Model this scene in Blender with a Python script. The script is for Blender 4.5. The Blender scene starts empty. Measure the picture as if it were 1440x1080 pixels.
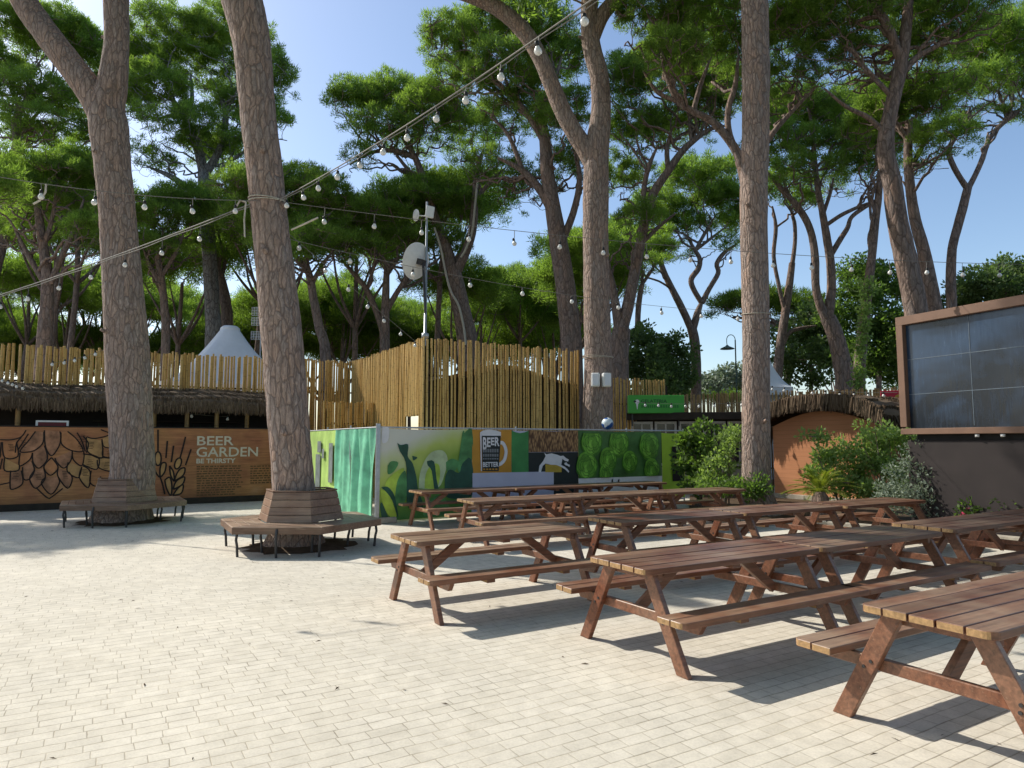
import bpy, bmesh, math, random
import numpy as np
from mathutils import Vector, Matrix, noise as mnoise

sc = bpy.context.scene
COL = sc.collection
R = math.radians
TH = 0.54                       # the plaza grid is turned by this much
CT, ST = math.cos(TH), math.sin(TH)
UD = Vector((CT, ST, 0)); VD = Vector((-ST, CT, 0)); ZD = Vector((0, 0, 1))
CAMH, F, PITCH = 1.72, 950.0, math.atan(82 / 950.0)
CP, SP = math.cos(PITCH), math.sin(PITCH)

def at(px, py, Y):
    """world point at forward distance Y seen at photo pixel px,py"""
    xc, yc = (px - 720) / F, (540 - py) / F
    dy, dz = CP - SP * yc, SP + CP * yc
    k = Y / dy
    return Vector((xc * k, Y, CAMH + dz * k))

def hit(px, py, o, n):
    """photo pixel's ray on the plane through o with normal n"""
    xc, yc = (px - 720) / F, (540 - py) / F
    d = Vector((xc, CP - SP * yc, SP + CP * yc)); c = Vector((0, 0, CAMH))
    return c + d * ((o - c).dot(n) / d.dot(n))

# ------------------------------------------------------------------ objects
def tag(o, label=None, cat=None, group=None, kind=None):
    if label: o['label'] = label
    if cat: o['category'] = cat
    if group: o['group'] = group
    if kind: o['kind'] = kind
    return o

def thing(name, label, cat, loc=(0, 0, 0), rz=0.0, group=None):
    o = bpy.data.objects.new(name, None); COL.objects.link(o)
    o.location = loc; o.rotation_euler = (0, 0, rz); o.empty_display_size = .2
    return tag(o, label, cat, group)

def copy_tree(o, parent=None):
    c = o.copy(); COL.objects.link(c)
    if parent is not None: c.parent = parent
    for ch in list(o.children): copy_tree(ch, c)
    return c

def link(name, me, mats, parent=None, loc=None):
    me.name = name
    for m in (mats if isinstance(mats, (list, tuple)) else [mats]): me.materials.append(m)
    o = bpy.data.objects.new(name, me); COL.objects.link(o)
    if parent is not None: o.parent = parent
    if loc is not None: o.location = loc
    return o

class MB:
    def __init__(s): s.v = []; s.f = []; s.m = []; s.sm = []
    def add(s, vs, fs, mi=0, smooth=False):
        b = len(s.v); s.v += [tuple(v) for v in vs]
        for f in fs: s.f.append([b + i for i in f]); s.m.append(mi); s.sm.append(smooth)
    def box(s, c, size, M=None, mi=0):
        hx, hy, hz = size[0] / 2, size[1] / 2, size[2] / 2
        vs = [Vector((x, y, z)) for x in (-hx, hx) for y in (-hy, hy) for z in (-hz, hz)]
        if M is not None: vs = [M @ v for v in vs]
        c = Vector(c); vs = [v + c for v in vs]
        s.add(vs, [(0, 1, 3, 2), (4, 6, 7, 5), (0, 4, 5, 1), (2, 3, 7, 6), (0, 2, 6, 4), (1, 5, 7, 3)], mi)
    def bar(s, p0, p1, w, h, up=(0, 0, 1), mi=0):
        p0, p1 = Vector(p0), Vector(p1); d = (p1 - p0); L = d.length; d.normalize()
        side = d.cross(Vector(up)); side.normalize(); u = side.cross(d)
        M = Matrix((d, side, u)).transposed()
        s.box((p0 + p1) / 2, (L, w, h), M, mi)
    def tube(s, pts, rad, n=8, mi=0, cap=True, smooth=True):
        pts = [Vector(p) for p in pts]
        if not isinstance(rad, (list, tuple)): rad = [rad] * len(pts)
        rings = []; ref = None
        for i, p in enumerate(pts):
            d = (pts[min(i + 1, len(pts) - 1)] - pts[max(i - 1, 0)])
            if d.length < 1e-9: d = Vector((0, 0, 1))
            d.normalize()
            if ref is None: ref = Vector((1, 0, 0)) if abs(d.x) < .9 else Vector((0, 1, 0))
            ref = ref - d * ref.dot(d); ref.normalize(); b = d.cross(ref)
            rings.append([p + (ref * math.cos(2 * math.pi * k / n) + b * math.sin(2 * math.pi * k / n)) * rad[i] for k in range(n)])
        vs = [v for r in rings for v in r]; fs = []
        for i in range(len(pts) - 1):
            for k in range(n):
                fs.append((i * n + k, i * n + (k + 1) % n, (i + 1) * n + (k + 1) % n, (i + 1) * n + k))
        s.add(vs, fs, mi, smooth)
        if cap:
            s.add(rings[0], [list(range(n))[::-1]], mi); s.add(rings[-1], [list(range(n))], mi)
    def lathe(s, prof, c=(0, 0, 0), n=16, mi=0, M=None, smooth=True):
        c = Vector(c); vs = []
        for r, z in prof:
            for k in range(n):
                v = Vector((r * math.cos(2 * math.pi * k / n), r * math.sin(2 * math.pi * k / n), z))
                vs.append((M @ v if M is not None else v) + c)
        fs = [(i * n + k, i * n + (k + 1) % n, (i + 1) * n + (k + 1) % n, (i + 1) * n + k) for i in range(len(prof) - 1) for k in range(n)]
        s.add(vs, fs, mi, smooth)
    def prism(s, poly, z0, z1, T=None, mi=0):
        """2-D polygon extruded z0..z1; T maps (x,y,z) to a Vector"""
        T = T or (lambda x, y, z: Vector((x, y, z)))
        n = len(poly)
        a = sum(poly[i][0] * poly[(i + 1) % n][1] - poly[(i + 1) % n][0] * poly[i][1] for i in range(n))
        if a < 0: poly = poly[::-1]
        vs = [T(x, y, z0) for x, y in poly] + [T(x, y, z1) for x, y in poly]
        s.add(vs, [list(range(n))[::-1], list(range(n, 2 * n))] + [(i, (i + 1) % n, n + (i + 1) % n, n + i) for i in range(n)], mi)
    def flat(s, poly, z, T, mi=0):
        s.add([T(x, y, z) for x, y in poly], [list(range(len(poly)))], mi)
    def mesh(s, bevel=0.0, seg=1):
        me = bpy.data.meshes.new('m'); me.from_pydata(s.v, [], s.f)
        me.polygons.foreach_set('material_index', s.m); me.polygons.foreach_set('use_smooth', s.sm)
        me.update()
        if bevel:
            bm = bmesh.new(); bm.from_mesh(me)
            es = [e for e in bm.edges if len(e.link_faces) == 2 and e.calc_face_angle(0) > .6]
            bmesh.ops.bevel(bm, geom=es, offset=bevel, segments=seg, affect='EDGES', profile=.5, clamp_overlap=True)
            bm.to_mesh(me); bm.free()
        return me
    def build(s, name, mats, parent=None, bevel=0.0, loc=None):
        return link(name, s.mesh(bevel), mats, parent, loc)

def np_mesh(V, Fa):
    """triangle or quad soup from numpy arrays"""
    me = bpy.data.meshes.new('m'); k = Fa.shape[1]
    me.vertices.add(len(V)); me.vertices.foreach_set('co', V.astype(np.float32).ravel())
    me.loops.add(Fa.size); me.loops.foreach_set('vertex_index', Fa.astype(np.int32).ravel())
    me.polygons.add(len(Fa)); me.polygons.foreach_set('loop_start', np.arange(0, Fa.size, k, dtype=np.int32))
    me.update(calc_edges=True)
    return me

# ------------------------------------------------------------------ materials
def nodes_mat(name):
    m = bpy.data.materials.new(name); m.use_nodes = True
    nt = m.node_tree
    for n in list(nt.nodes): nt.nodes.remove(n)
    return m, nt

class NT:
    def __init__(s, name):
        s.m, s.nt = nodes_mat(name)
        s.out = s.n('ShaderNodeOutputMaterial')
    def n(s, t, **kw):
        nd = s.nt.nodes.new(t)
        for k, v in kw.items(): setattr(nd, k, v)
        return nd
    def l(s, a, b): s.nt.links.new(a, b)
    def val(s, sock, v):
        if hasattr(v, 'is_output') or isinstance(v, bpy.types.NodeSocket): s.l(v, sock)
        else: sock.default_value = v
    def math(s, op, a, b=0.0, c=None, clamp=False):
        nd = s.n('ShaderNodeMath', operation=op, use_clamp=clamp); s.val(nd.inputs[0], a); s.val(nd.inputs[1], b)
        if c is not None: s.val(nd.inputs[2], c)
        return nd.outputs[0]
    def mix(s, f, a, b, blend='MIX'):
        nd = s.n('ShaderNodeMix', data_type='RGBA', blend_type=blend); s.val(nd.inputs[0], f)
        s.val(nd.inputs[6], a if not isinstance(a, tuple) else (*a, 1)); s.val(nd.inputs[7], b if not isinstance(b, tuple) else (*b, 1))
        return nd.outputs[2]
    def coord(s, scale=(1, 1, 1), rot=(0, 0, 0), kind='Object', offset_random=False):
        tc = s.n('ShaderNodeTexCoord'); mp = s.n('ShaderNodeMapping'); mp.inputs['Scale'].default_value = scale; mp.inputs['Rotation'].default_value = rot
        s.l(tc.outputs[kind], mp.inputs[0])
        if offset_random:
            oi = s.n('ShaderNodeObjectInfo'); v = s.n('ShaderNodeVectorMath', operation='SCALE'); v.inputs[0].default_value = (37, 53, 71)
            s.l(oi.outputs['Random'], v.inputs['Scale']); s.l(v.outputs[0], mp.inputs['Location'])
        return mp.outputs[0]
    def noise(s, vec, scale=5, detail=4, rough=.55, dist=0.0):
        nd = s.n('ShaderNodeTexNoise'); s.l(vec, nd.inputs['Vector']); nd.inputs['Scale'].default_value = scale; nd.inputs['Detail'].default_value = detail
        nd.inputs['Roughness'].default_value = rough; nd.inputs['Distortion'].default_value = dist
        return nd.outputs[0]
    def ramp(s, f, stops):
        nd = s.n('ShaderNodeValToRGB'); s.l(f, nd.inputs[0]); e = nd.color_ramp.elements
        while len(e) < len(stops): e.new(.5)
        for i, (p, c) in enumerate(stops):
            e[i].position = p; e[i].color = (*c, 1) if isinstance(c, tuple) else (c, c, c, 1)
        return nd.outputs[0]
    def bump(s, h, strength=.4, dist=.02):
        nd = s.n('ShaderNodeBump'); s.l(h, nd.inputs['Height']); nd.inputs['Strength'].default_value = strength; nd.inputs['Distance'].default_value = dist
        return nd.outputs[0]
    def bsdf(s, color, rough=.7, normal=None, spec=.4, metal=0.0, **kw):
        b = s.n('ShaderNodeBsdfPrincipled'); s.val(b.inputs['Base Color'], color if not isinstance(color, tuple) else (*color, 1))
        s.val(b.inputs['Roughness'], rough); b.inputs['Specular IOR Level'].default_value = spec; b.inputs['Metallic'].default_value = metal
        if normal is not None: s.l(normal, b.inputs['Normal'])
        for k, v in kw.items(): b.inputs[k].default_value = v
        s.l(b.outputs[0], s.out.inputs[0])
        return s.m

def plain(name, c, rough=.6, var=.15, scale=6, spec=.4, metal=0.0, bump=0.0):
    t = NT(name); v = t.coord(); n = t.noise(v, scale, 5, .6)
    lo = tuple(x * (1 - var) for x in c); hi = tuple(min(1, x * (1 + var)) for x in c)
    col = t.ramp(n, [(.3, lo), (.7, hi)])
    return t.bsdf(col, rough, t.bump(n, bump, .02) if bump else None, spec, metal)

def bark_mat(name, plate_a, plate_b, crack, sc_=(11, 11, 2.6), bump=.8):
    t = NT(name); v = t.coord(offset_random=True)
    def warp(vec, scale, amt):
        nz = t.n('ShaderNodeTexNoise'); t.l(vec, nz.inputs['Vector']); nz.inputs['Scale'].default_value = scale; nz.inputs['Detail'].default_value = 4
        ad = t.n('ShaderNodeVectorMath', operation='MULTIPLY_ADD'); t.l(nz.outputs[1], ad.inputs[0]); ad.inputs[1].default_value = amt; t.l(vec, ad.inputs[2]); return ad.outputs[0]
    wv = warp(warp(v, 1.6, (.14, .14, .5)), 7, (.05, .05, .16))
    def cells(k):
        mp = t.n('ShaderNodeMapping'); mp.inputs['Scale'].default_value = tuple(x * k for x in sc_); t.l(wv, mp.inputs[0])
        vo = t.n('ShaderNodeTexVoronoi', feature='DISTANCE_TO_EDGE'); t.l(mp.outputs[0], vo.inputs['Vector']); vo.inputs['Scale'].default_value = 1
        vc = t.n('ShaderNodeTexVoronoi', feature='F1'); t.l(mp.outputs[0], vc.inputs['Vector']); vc.inputs['Scale'].default_value = 1
        sp = t.n('ShaderNodeSeparateColor'); t.l(vc.outputs['Color'], sp.inputs[0]); return vo.outputs['Distance'], sp.outputs[0]
    d1, c1 = cells(1.0); d2, c2 = cells(2.3)
    fine = t.noise(t.coord((34, 34, 9)), 1, 6, .7); big = t.noise(v, .8, 3)
    pl = t.mix(t.math('MULTIPLY', c1, t.math('MULTIPLY', big, 1.5), clamp=True), plate_a, plate_b)
    pl = t.mix(1.0, pl, t.ramp(c2, [(.0, .78), (1.0, 1.15)]), 'MULTIPLY')
    pl = t.mix(1.0, pl, t.ramp(fine, [(.25, .55), (.75, 1.2)]), 'MULTIPLY')
    e1 = t.ramp(d1, [(.0, .12), (.10, 1.0)]); e2 = t.ramp(d2, [(.0, .62), (.08, 1.0)])
    col = t.mix(t.math('MULTIPLY', e1, e2), crack, pl)
    h = t.math('ADD', t.math('ADD', t.ramp(d1, [(.0, 0.0), (.2, 1.0)]), t.math('MULTIPLY', t.ramp(d2, [(.0, 0.0), (.15, 1.0)]), .3)), t.math('MULTIPLY', fine, .6))
    return t.bsdf(col, .9, t.bump(h, bump, .03), .15)

def leaf_mat(name, dark, light, trans, tf=.45, nscale=.9):
    t = NT(name); g = t.n('ShaderNodeNewGeometry'); v = t.coord(offset_random=True)
    nz = t.noise(v, nscale, 3, .6)
    f = t.math('MULTIPLY_ADD', g.outputs['Random Per Island'], .5, t.math('MULTIPLY_ADD', nz, 1.3, -.4), clamp=True)
    col = t.mix(f, dark, light)
    d = t.n('ShaderNodeBsdfPrincipled'); t.l(col, d.inputs['Base Color']); d.inputs['Roughness'].default_value = .55; d.inputs['Specular IOR Level'].default_value = .25
    tr = t.n('ShaderNodeBsdfTranslucent'); t.l(t.mix(1.0, col, trans, 'MULTIPLY'), tr.inputs[0])
    mx = t.n('ShaderNodeMixShader'); mx.inputs[0].default_value = tf
    t.l(d.outputs[0], mx.inputs[1]); t.l(tr.outputs[0], mx.inputs[2]); t.l(mx.outputs[0], t.out.inputs[0])
    return t.m

def wood_mat(name, dark, light, worn, worn_amt=.5, along='X', rough=.5):
    t = NT(name)
    s = {'X': (1.2, 22, 22), 'Z': (22, 22, 1.2)}[along]
    v = t.coord(s, offset_random=True); v2 = t.coord(offset_random=True)
    g = t.noise(v, 1.6, 6, .65, .4); big = t.noise(v2, 2.3, 4, .6)
    col = t.mix(t.ramp(g, [(.3, 0.0), (.7, 1.0)]), dark, light)
    oi = t.n('ShaderNodeObjectInfo')
    wf = t.math('MULTIPLY_ADD', big, 2.2, t.math('MULTIPLY_ADD', oi.outputs['Random'], .5, -1.05 - .3 + worn_amt), clamp=True)
    geo = t.n('ShaderNodeNewGeometry'); sx = t.n('ShaderNodeSeparateXYZ'); t.l(geo.outputs['Normal'], sx.inputs[0])
    up = t.math('MULTIPLY_ADD', t.math('MAXIMUM', sx.outputs[2], 0.0), .6, .4)
    wf = t.math('MULTIPLY', wf, up)
    col = t.mix(wf, col, t.mix(t.ramp(g, [(.3, 0.0), (.75, 1.0)]), tuple(x * .55 for x in worn), worn))
    rpi = t.ramp(geo.outputs['Random Per Island'], [(.0, .72), (1.0, 1.2)])
    col = t.mix(1.0, col, rpi, 'MULTIPLY')
    scr = t.ramp(t.noise(t.coord((3, 60, 60), offset_random=True), 1.0, 2), [(.66, 0.0), (.72, 1.0)])
    col = t.mix(t.math('MULTIPLY', scr, .35), col, worn)
    return t.bsdf(col, t.math('MULTIPLY_ADD', g, .3, rough - .1), t.bump(g, .25, .004), .45)

M = {}
M['wood'] = wood_mat('stained_wood', (.065, .02, .01), (.22, .075, .034), (.4, .27, .18), .47, rough=.3)
M['endgrain'] = plain('end_grain_wood', (.36, .22, .1), .8, .35, 40)
M['seatwood'] = wood_mat('bench_wood', (.1, .045, .026), (.24, .12, .068), (.52, .38, .26), .62, rough=.38)  # worn tone on top lightened to paint in the seat's sheen too
M['bark'] = bark_mat('pine_bark', (.4, .325, .285), (.5, .345, .265), (.17, .125, .105))
M['bark_far'] = bark_mat('pine_bark_far', (.27, .215, .19), (.34, .225, .17), (.11, .08, .068), (7, 7, 2), .6)
M['bark_grey'] = bark_mat('pine_bark_grey', (.3, .3, .31), (.3, .27, .25), (.08, .07, .07), (6, 6, 2), .5)
M['needle'] = leaf_mat('pine_needles', (.065, .105, .028), (.225, .335, .075), (2.0, 2.1, 1.0), .58)
M['needle_far'] = leaf_mat('far_pine_needles', (.06, .1, .022), (.15, .23, .045), (1.9, 2.0, .7), .5)
M['leaf'] = leaf_mat('broad_leaves', (.05, .09, .022), (.15, .23, .07), (1.8, 2.0, .8), .5, 1.4)
M['leaf_dark'] = leaf_mat('dark_leaves', (.045, .075, .03), (.15, .21, .085), (1.6, 1.8, .8), .45, 1.2)
M['leaf_light'] = leaf_mat('light_shrub_leaves', (.12, .19, .055), (.3, .4, .15), (1.6, 1.7, .8), .45, 2.5)
M['leaf_silver'] = leaf_mat('silver_shrub_leaves', (.12, .15, .1), (.36, .42, .33), (1, 1.1, .8), .3, 3)
M['leaf_palm'] = leaf_mat('palm_leaves', (.12, .17, .025), (.36, .42, .07), (1.3, 1.3, .5), .4, 3)
M['flower'] = plain('pink_petals', (.5, .05, .12), .6, .3, 30)
M['metal_dark'] = plain('dark_painted_metal', (.035, .033, .033), .45, .2, 12, .5)
M['metal_grey'] = plain('galvanised_metal', (.42, .44, .46), .4, .12, 14, .5, .6)
M['white'] = plain('white_plastic', (.75, .75, .73), .45, .06, 8)
M['cable'] = plain('grey_cable', (.2, .19, .17), .7, .2, 30)
M['rope'] = plain('pale_rope', (.5, .46, .38), .9, .25, 40)
M['canvas'] = plain('white_canvas', (.72, .74, .78), .8, .05, 3, .2)
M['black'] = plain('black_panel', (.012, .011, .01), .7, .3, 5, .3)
M['dark_wood'] = plain('dark_boards', (.03, .022, .016), .8, .3, 6)
M['socket'] = plain('black_socket', (.015, .015, .015), .5, .1)

def bulb_mat():
    t = NT('frosted_bulb')
    return t.bsdf((.82, .82, .78), .25, None, .5, **{'Transmission Weight': .15})
M['bulb'] = bulb_mat()

def bamboo_mat(name, a, b, c):
    t = NT(name); g = t.n('ShaderNodeNewGeometry'); v = t.coord((1, 1, 1))
    n1 = t.noise(t.coord((10, 10, 1.3)), 1.5, 4, .65)
    col = t.mix(g.outputs['Random Per Island'], a, b)
    col = t.mix(t.ramp(n1, [(.5, 0.0), (.72, 1.0)]), col, c)
    sx = t.n('ShaderNodeSeparateXYZ'); t.l(v, sx.inputs[0])
    w = t.math('FRACT', t.math('ADD', t.math('MULTIPLY', sx.outputs[2], 2.6), t.math('MULTIPLY', g.outputs['Random Per Island'], 7.3)))
    ring = t.ramp(w, [(.0, .45), (.07, 1.0)])
    col = t.mix(1.0, col, ring, 'MULTIPLY')
    return t.bsdf(col, .55, None, .35)
M['bamboo'] = bamboo_mat('bamboo', (.48, .29, .08), (.6, .41, .15), (.26, .15, .045))
M['bamboo_dark'] = bamboo_mat('weathered_bamboo', (.27, .17, .06), (.38, .26, .11), (.14, .085, .035))

def strand_mat(name, a, b):
    t = NT(name); g = t.n('ShaderNodeNewGeometry')
    n = t.noise(t.coord(), 1.2, 4)
    return t.bsdf(t.mix(t.math('MULTIPLY_ADD', g.outputs['Random Per Island'], .7, t.math('MULTIPLY_ADD', n, .8, -.3), clamp=True), a, b), .9, None, .1)
M['thatch'] = strand_mat('dry_thatch', (.075, .05, .033), (.23, .17, .115))

def paver_mat():
    t = NT('concrete_pavers'); tc = t.n('ShaderNodeTexCoord')
    vr = t.n('ShaderNodeVectorRotate', rotation_type='Z_AXIS'); t.l(tc.outputs['Object'], vr.inputs['Vector']); vr.inputs['Angle'].default_value = -TH
    nz = t.n('ShaderNodeTexNoise'); t.l(vr.outputs[0], nz.inputs['Vector']); nz.inputs['Scale'].default_value = 2.5; nz.inputs['Detail'].default_value = 4
    ad = t.n('ShaderNodeVectorMath', operation='MULTIPLY_ADD'); t.l(nz.outputs[1], ad.inputs[0]); ad.inputs[1].default_value = (.035, .035, 0); t.l(vr.outputs[0], ad.inputs[2])
    sx = t.n('ShaderNodeSeparateXYZ'); t.l(ad.outputs[0], sx.inputs[0])
    RH, BW = .107, .185
    v = t.math('DIVIDE', sx.outputs[1], RH); row = t.math('FLOOR', v); fv = t.math('FRACT', v)
    wn = t.n('ShaderNodeTexWhiteNoise', noise_dimensions='1D'); t.l(row, wn.inputs['W'])
    w = t.math('ADD', t.math('DIVIDE', sx.outputs[0], BW), t.math('MULTIPLY', wn.outputs[0], 317.0))
    vo = t.n('ShaderNodeTexVoronoi', voronoi_dimensions='1D', feature='DISTANCE_TO_EDGE'); t.l(w, vo.inputs['W']); vo.inputs['Scale'].default_value = 1; vo.inputs['Randomness'].default_value = .62
    vc = t.n('ShaderNodeTexVoronoi', voronoi_dimensions='1D', feature='F1'); t.l(w, vc.inputs['W']); vc.inputs['Scale'].default_value = 1; vc.inputs['Randomness'].default_value = .62
    du = t.math('MULTIPLY', vo.outputs['Distance'], BW * 1.5)
    dv = t.math('MULTIPLY', t.math('MINIMUM', fv, t.math('SUBTRACT', 1.0, fv)), RH)
    d = t.math('MINIMUM', du, dv)
    fine = t.noise(tc.outputs['Object'], 60, 4, .7); mid = t.noise(tc.outputs['Object'], 7, 4, .6); big = t.noise(tc.outputs['Object'], .55, 4, .6)
    d2 = t.math('ADD', d, t.math('MULTIPLY_ADD', mid, .008, -.004))
    joint = t.ramp(d2, [(.0008, 0.0), (.005, 1.0)])
    sep = t.n('ShaderNodeSeparateColor'); t.l(vc.outputs['Color'], sep.inputs[0])
    wn2 = t.n('ShaderNodeTexWhiteNoise', noise_dimensions='2D'); cmb = t.n('ShaderNodeCombineXYZ'); t.l(sep.outputs[0], cmb.inputs[0]); t.l(row, cmb.inputs[1]); t.l(cmb.outputs[0], wn2.inputs['Vector'])
    col = t.mix(wn2.outputs[0], (.66, .61, .51), (.71, .66, .56))
    col = t.mix(1.0, col, t.ramp(big, [(.3, .86), (.7, 1.05)]), 'MULTIPLY')
    col = t.mix(1.0, col, t.ramp(mid, [(.3, .88), (.65, 1.05)]), 'MULTIPLY')
    col = t.mix(1.0, col, t.ramp(fine, [(.3, .9), (.6, 1.05)]), 'MULTIPLY')
    jn = t.noise(tc.outputs['Object'], 1.7, 3)  # dark reflections painted into the screen colour as noise blotches
    jc = t.mix(t.ramp(jn, [(.35, 0.0), (.65, 1.0)]), (.24, .205, .15), (.47, .41, .31))
    col = t.mix(joint, jc, col)
    spot = t.ramp(t.noise(tc.outputs['Object'], 3.1, 5, .7), [(.68, 0.0), (.76, 1.0)])
    col = t.mix(t.math('MULTIPLY', spot, .3), col, (.3, .25, .18))
    h = t.math('ADD', t.ramp(d2, [(.0, 0.0), (.007, 1.0)]), t.math('MULTIPLY', fine, .3))
    return t.bsdf(col, .85, t.bump(h, .32, .006), .2)
M['paver'] = paver_mat()
M['soil'] = plain('dry_soil', (.1, .07, .045), .95, .4, 9, .1, bump=.6)
M['earth'] = plain('earth', (.13, .11, .075), .95, .35, 2, .1)
M['stone'] = plain('pale_stone', (.42, .38, .31), .85, .2, 8, .2, bump=.3)

# ------------------------------------------------------------------ world, sun, camera
SUN = Vector((-.674, .36, .643)).normalized()
w = bpy.data.worlds.new('World'); sc.world = w; w.use_nodes = True
wn = w.node_tree; bg = wn.nodes['Background']
sky = wn.nodes.new('ShaderNodeTexSky'); sky.sky_type = 'NISHITA'; sky.sun_disc = False
sky.sun_elevation = math.asin(SUN.z); sky.sun_rotation = math.atan2(SUN.x, SUN.y)
sky.air_density = 1.0; sky.dust_density = 1.1; sky.ozone_density = 1.1
hs = wn.nodes.new('ShaderNodeHueSaturation'); hs.inputs['Saturation'].default_value = 1.05; hs.inputs['Value'].default_value = 1.42
wn.links.new(sky.outputs[0], hs.inputs['Color']); wn.links.new(hs.outputs[0], bg.inputs[0]); bg.inputs[1].default_value = .135
sl = bpy.data.lights.new('sun', 'SUN'); sl.energy = 5.0; sl.angle = R(.53); sl.color = (1, .945, .85)
so = bpy.data.objects.new('sun', sl); COL.objects.link(so); so.location = (-20, 20, 40)
so.rotation_euler = (-SUN).to_track_quat('-Z', 'Y').to_euler()
cd = bpy.data.cameras.new('camera'); cam = bpy.data.objects.new('camera', cd); COL.objects.link(cam)
cd.sensor_width = 36; cd.lens = F / 1440 * 36; cd.clip_end = 2000; cd.clip_start = .05
cam.location = (0, 0, CAMH); cam.rotation_euler = (math.pi / 2 + PITCH, 0, 0); sc.camera = cam
sc.view_settings.view_transform = 'Standard'; sc.view_settings.look = 'None'; sc.view_settings.exposure = 0

# ------------------------------------------------------------------ the ground
b = MB(); b.add([(-600, -600, -.004), (600, -600, -.004), (600, 600, -.004), (-600, 600, -.004)], [(0, 1, 2, 3)])
tag(b.build('ground', M['earth']), kind='structure')
b = MB(); b.add([(-30, -12, 0), (16, -12, 0), (16, 27, 0), (-30, 27, 0)], [(0, 1, 2, 3)])
tag(b.build('paving', M['paver']), kind='structure')
rng = random.Random(5)
bed = [(4.3, 14.6), (6.4, 13.9), (8.0, 12.4), (9.4, 10.6), (15.5, 10.2), (15.5, 24), (5.6, 21.5), (4.4, 17)]
b = MB(); b.add([(x, y, .05) for x, y in bed], [list(range(len(bed)))])
tag(b.build('planting_bed', M['soil']), kind='structure')
b = MB()
for i in range(4):
    (x0, y0), (x1, y1) = bed[i], bed[i + 1]
    L = math.hypot(x1 - x0, y1 - y0); n = max(1, int(L / .5))
    for k in range(n):
        a, c = k / n, (k + .97) / n
        b.bar((x0 + (x1 - x0) * a, y0 + (y1 - y0) * a, .06), (x0 + (x1 - x0) * c, y0 + (y1 - y0) * c, .06), .16, .12 + rng.uniform(-.01, .01))
k_ = b.build('kerb', M['stone'], bevel=.012); tag(k_, kind='structure')

# ------------------------------------------------------------------ picnic tables
TL, TW = 2.13, .74
def rounded(x0, x1, y0, y1, r, corners):
    """rectangle with some corners rounded; corners in order (x0y0, x1y0, x1y1, x0y1)"""
    out = []
    for (cx, cy, sx, sy, a0), on in zip(((x0, y0, 1, 1, 180), (x1, y0, -1, 1, 270), (x1, y1, -1, -1, 0), (x0, y1, 1, -1, 90)), corners):
        if not on: out.append((cx, cy)); continue
        for k in range(6):
            a = R(a0 + 18 * k); out.append((cx + sx * r + r * math.cos(a), cy + sy * r + r * math.sin(a)))
    return out

def make_table():
    t = thing('picnic_table', '', 'picnic table')
    h = TL / 2
    b = MB(); pw = (TW - 4 * .009) / 5
    rr = random.Random(2)
    for i in range(5):
        y0 = -TW / 2 + i * (pw + .009)
        j = rr.uniform(-.004, .004)
        b.prism(rounded(-h + j, h + rr.uniform(-.004, .004), y0, y0 + pw, .06, (i == 0, i == 0, i == 4, i == 4)), .704 + rr.uniform(-.0015, .0015), .75 + rr.uniform(-.002, .002))
    b.build('tabletop', [M['wood'], M['endgrain']], t, .004)
    o = t.children[0]
    for p in o.data.polygons:
        if abs(p.normal.x) > .8: p.material_index = 1
    for s in (-1, 1):
        b = MB()
        for k in range(2):
            y0 = .535 + k * .138; y1 = y0 + .131
            if s < 0: y0, y1 = -y1, -y0
            out = (k == 1)
            b.prism(rounded(-h - .05, h + .05, y0, y1, .05, (out and s < 0, out and s < 0, out and s > 0, out and s > 0)), .405, .45 + .002 * k)
        for x in (-h * .42, h * .42): b.box((x, s * .67, .385), (.09, .2, .038))
        o = b.build('seat', [M['wood'], M['endgrain']], t, .004)
        for p in o.data.polygons:
            if abs(p.normal.x) > .8: p.material_index = 1
    xe = h - .15
    for sx in (-1, 1):
        for sy in (-1, 1):
            b = MB()
            # inclined board, cut flat at floor and top
            w_ = .062; y_b, y_t = .60 * sy, .235 * sy; x0, x1 = sx * xe - .024, sx * xe + .024
            poly = [(y_b - w_, 0), (y_b + w_, 0), (y_t + w_, .70), (y_t - w_, .70)]
            b.prism(poly, x0, x1, lambda y, z, x: Vector((x, y, z)))
            lg = b.build('leg', M['wood'], t, .005)
            for zz, off in ((.345, .012), (.385, -.014)):
                yy = y_b + (y_t - y_b) * zz / .7 + off; xo = x1 if sx > 0 else x0
                b = MB(); b.tube([(xo - .004 * sx, yy, zz), (xo + .006 * sx, yy, zz)], .011, 8); b.build('bolt', M['metal_dark'], lg)
        b = MB(); X = sx * (xe - .05)
        b.prism([(-.77, .40), (-.72, .325), (.72, .325), (.77, .40)], X - .024, X + .024, lambda y, z, x: Vector((x, y, z)))
        b.build('crossbar', M['wood'], t, .004)
        b = MB(); b.box((X, 0, .668), (.05, .62, .068)); b.build('batten', M['wood'], t, .004)
        b = MB(); b.bar((sx * (xe - .075), 0, .35), (sx * .36, 0, .695), .046, .09); b.build('brace', M['wood'], t, .004)
    b = MB(); b.box((0, 0, .68), (.09, .62, .044)); b.build('batten', M['wood'], t, .004)
    return t

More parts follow.
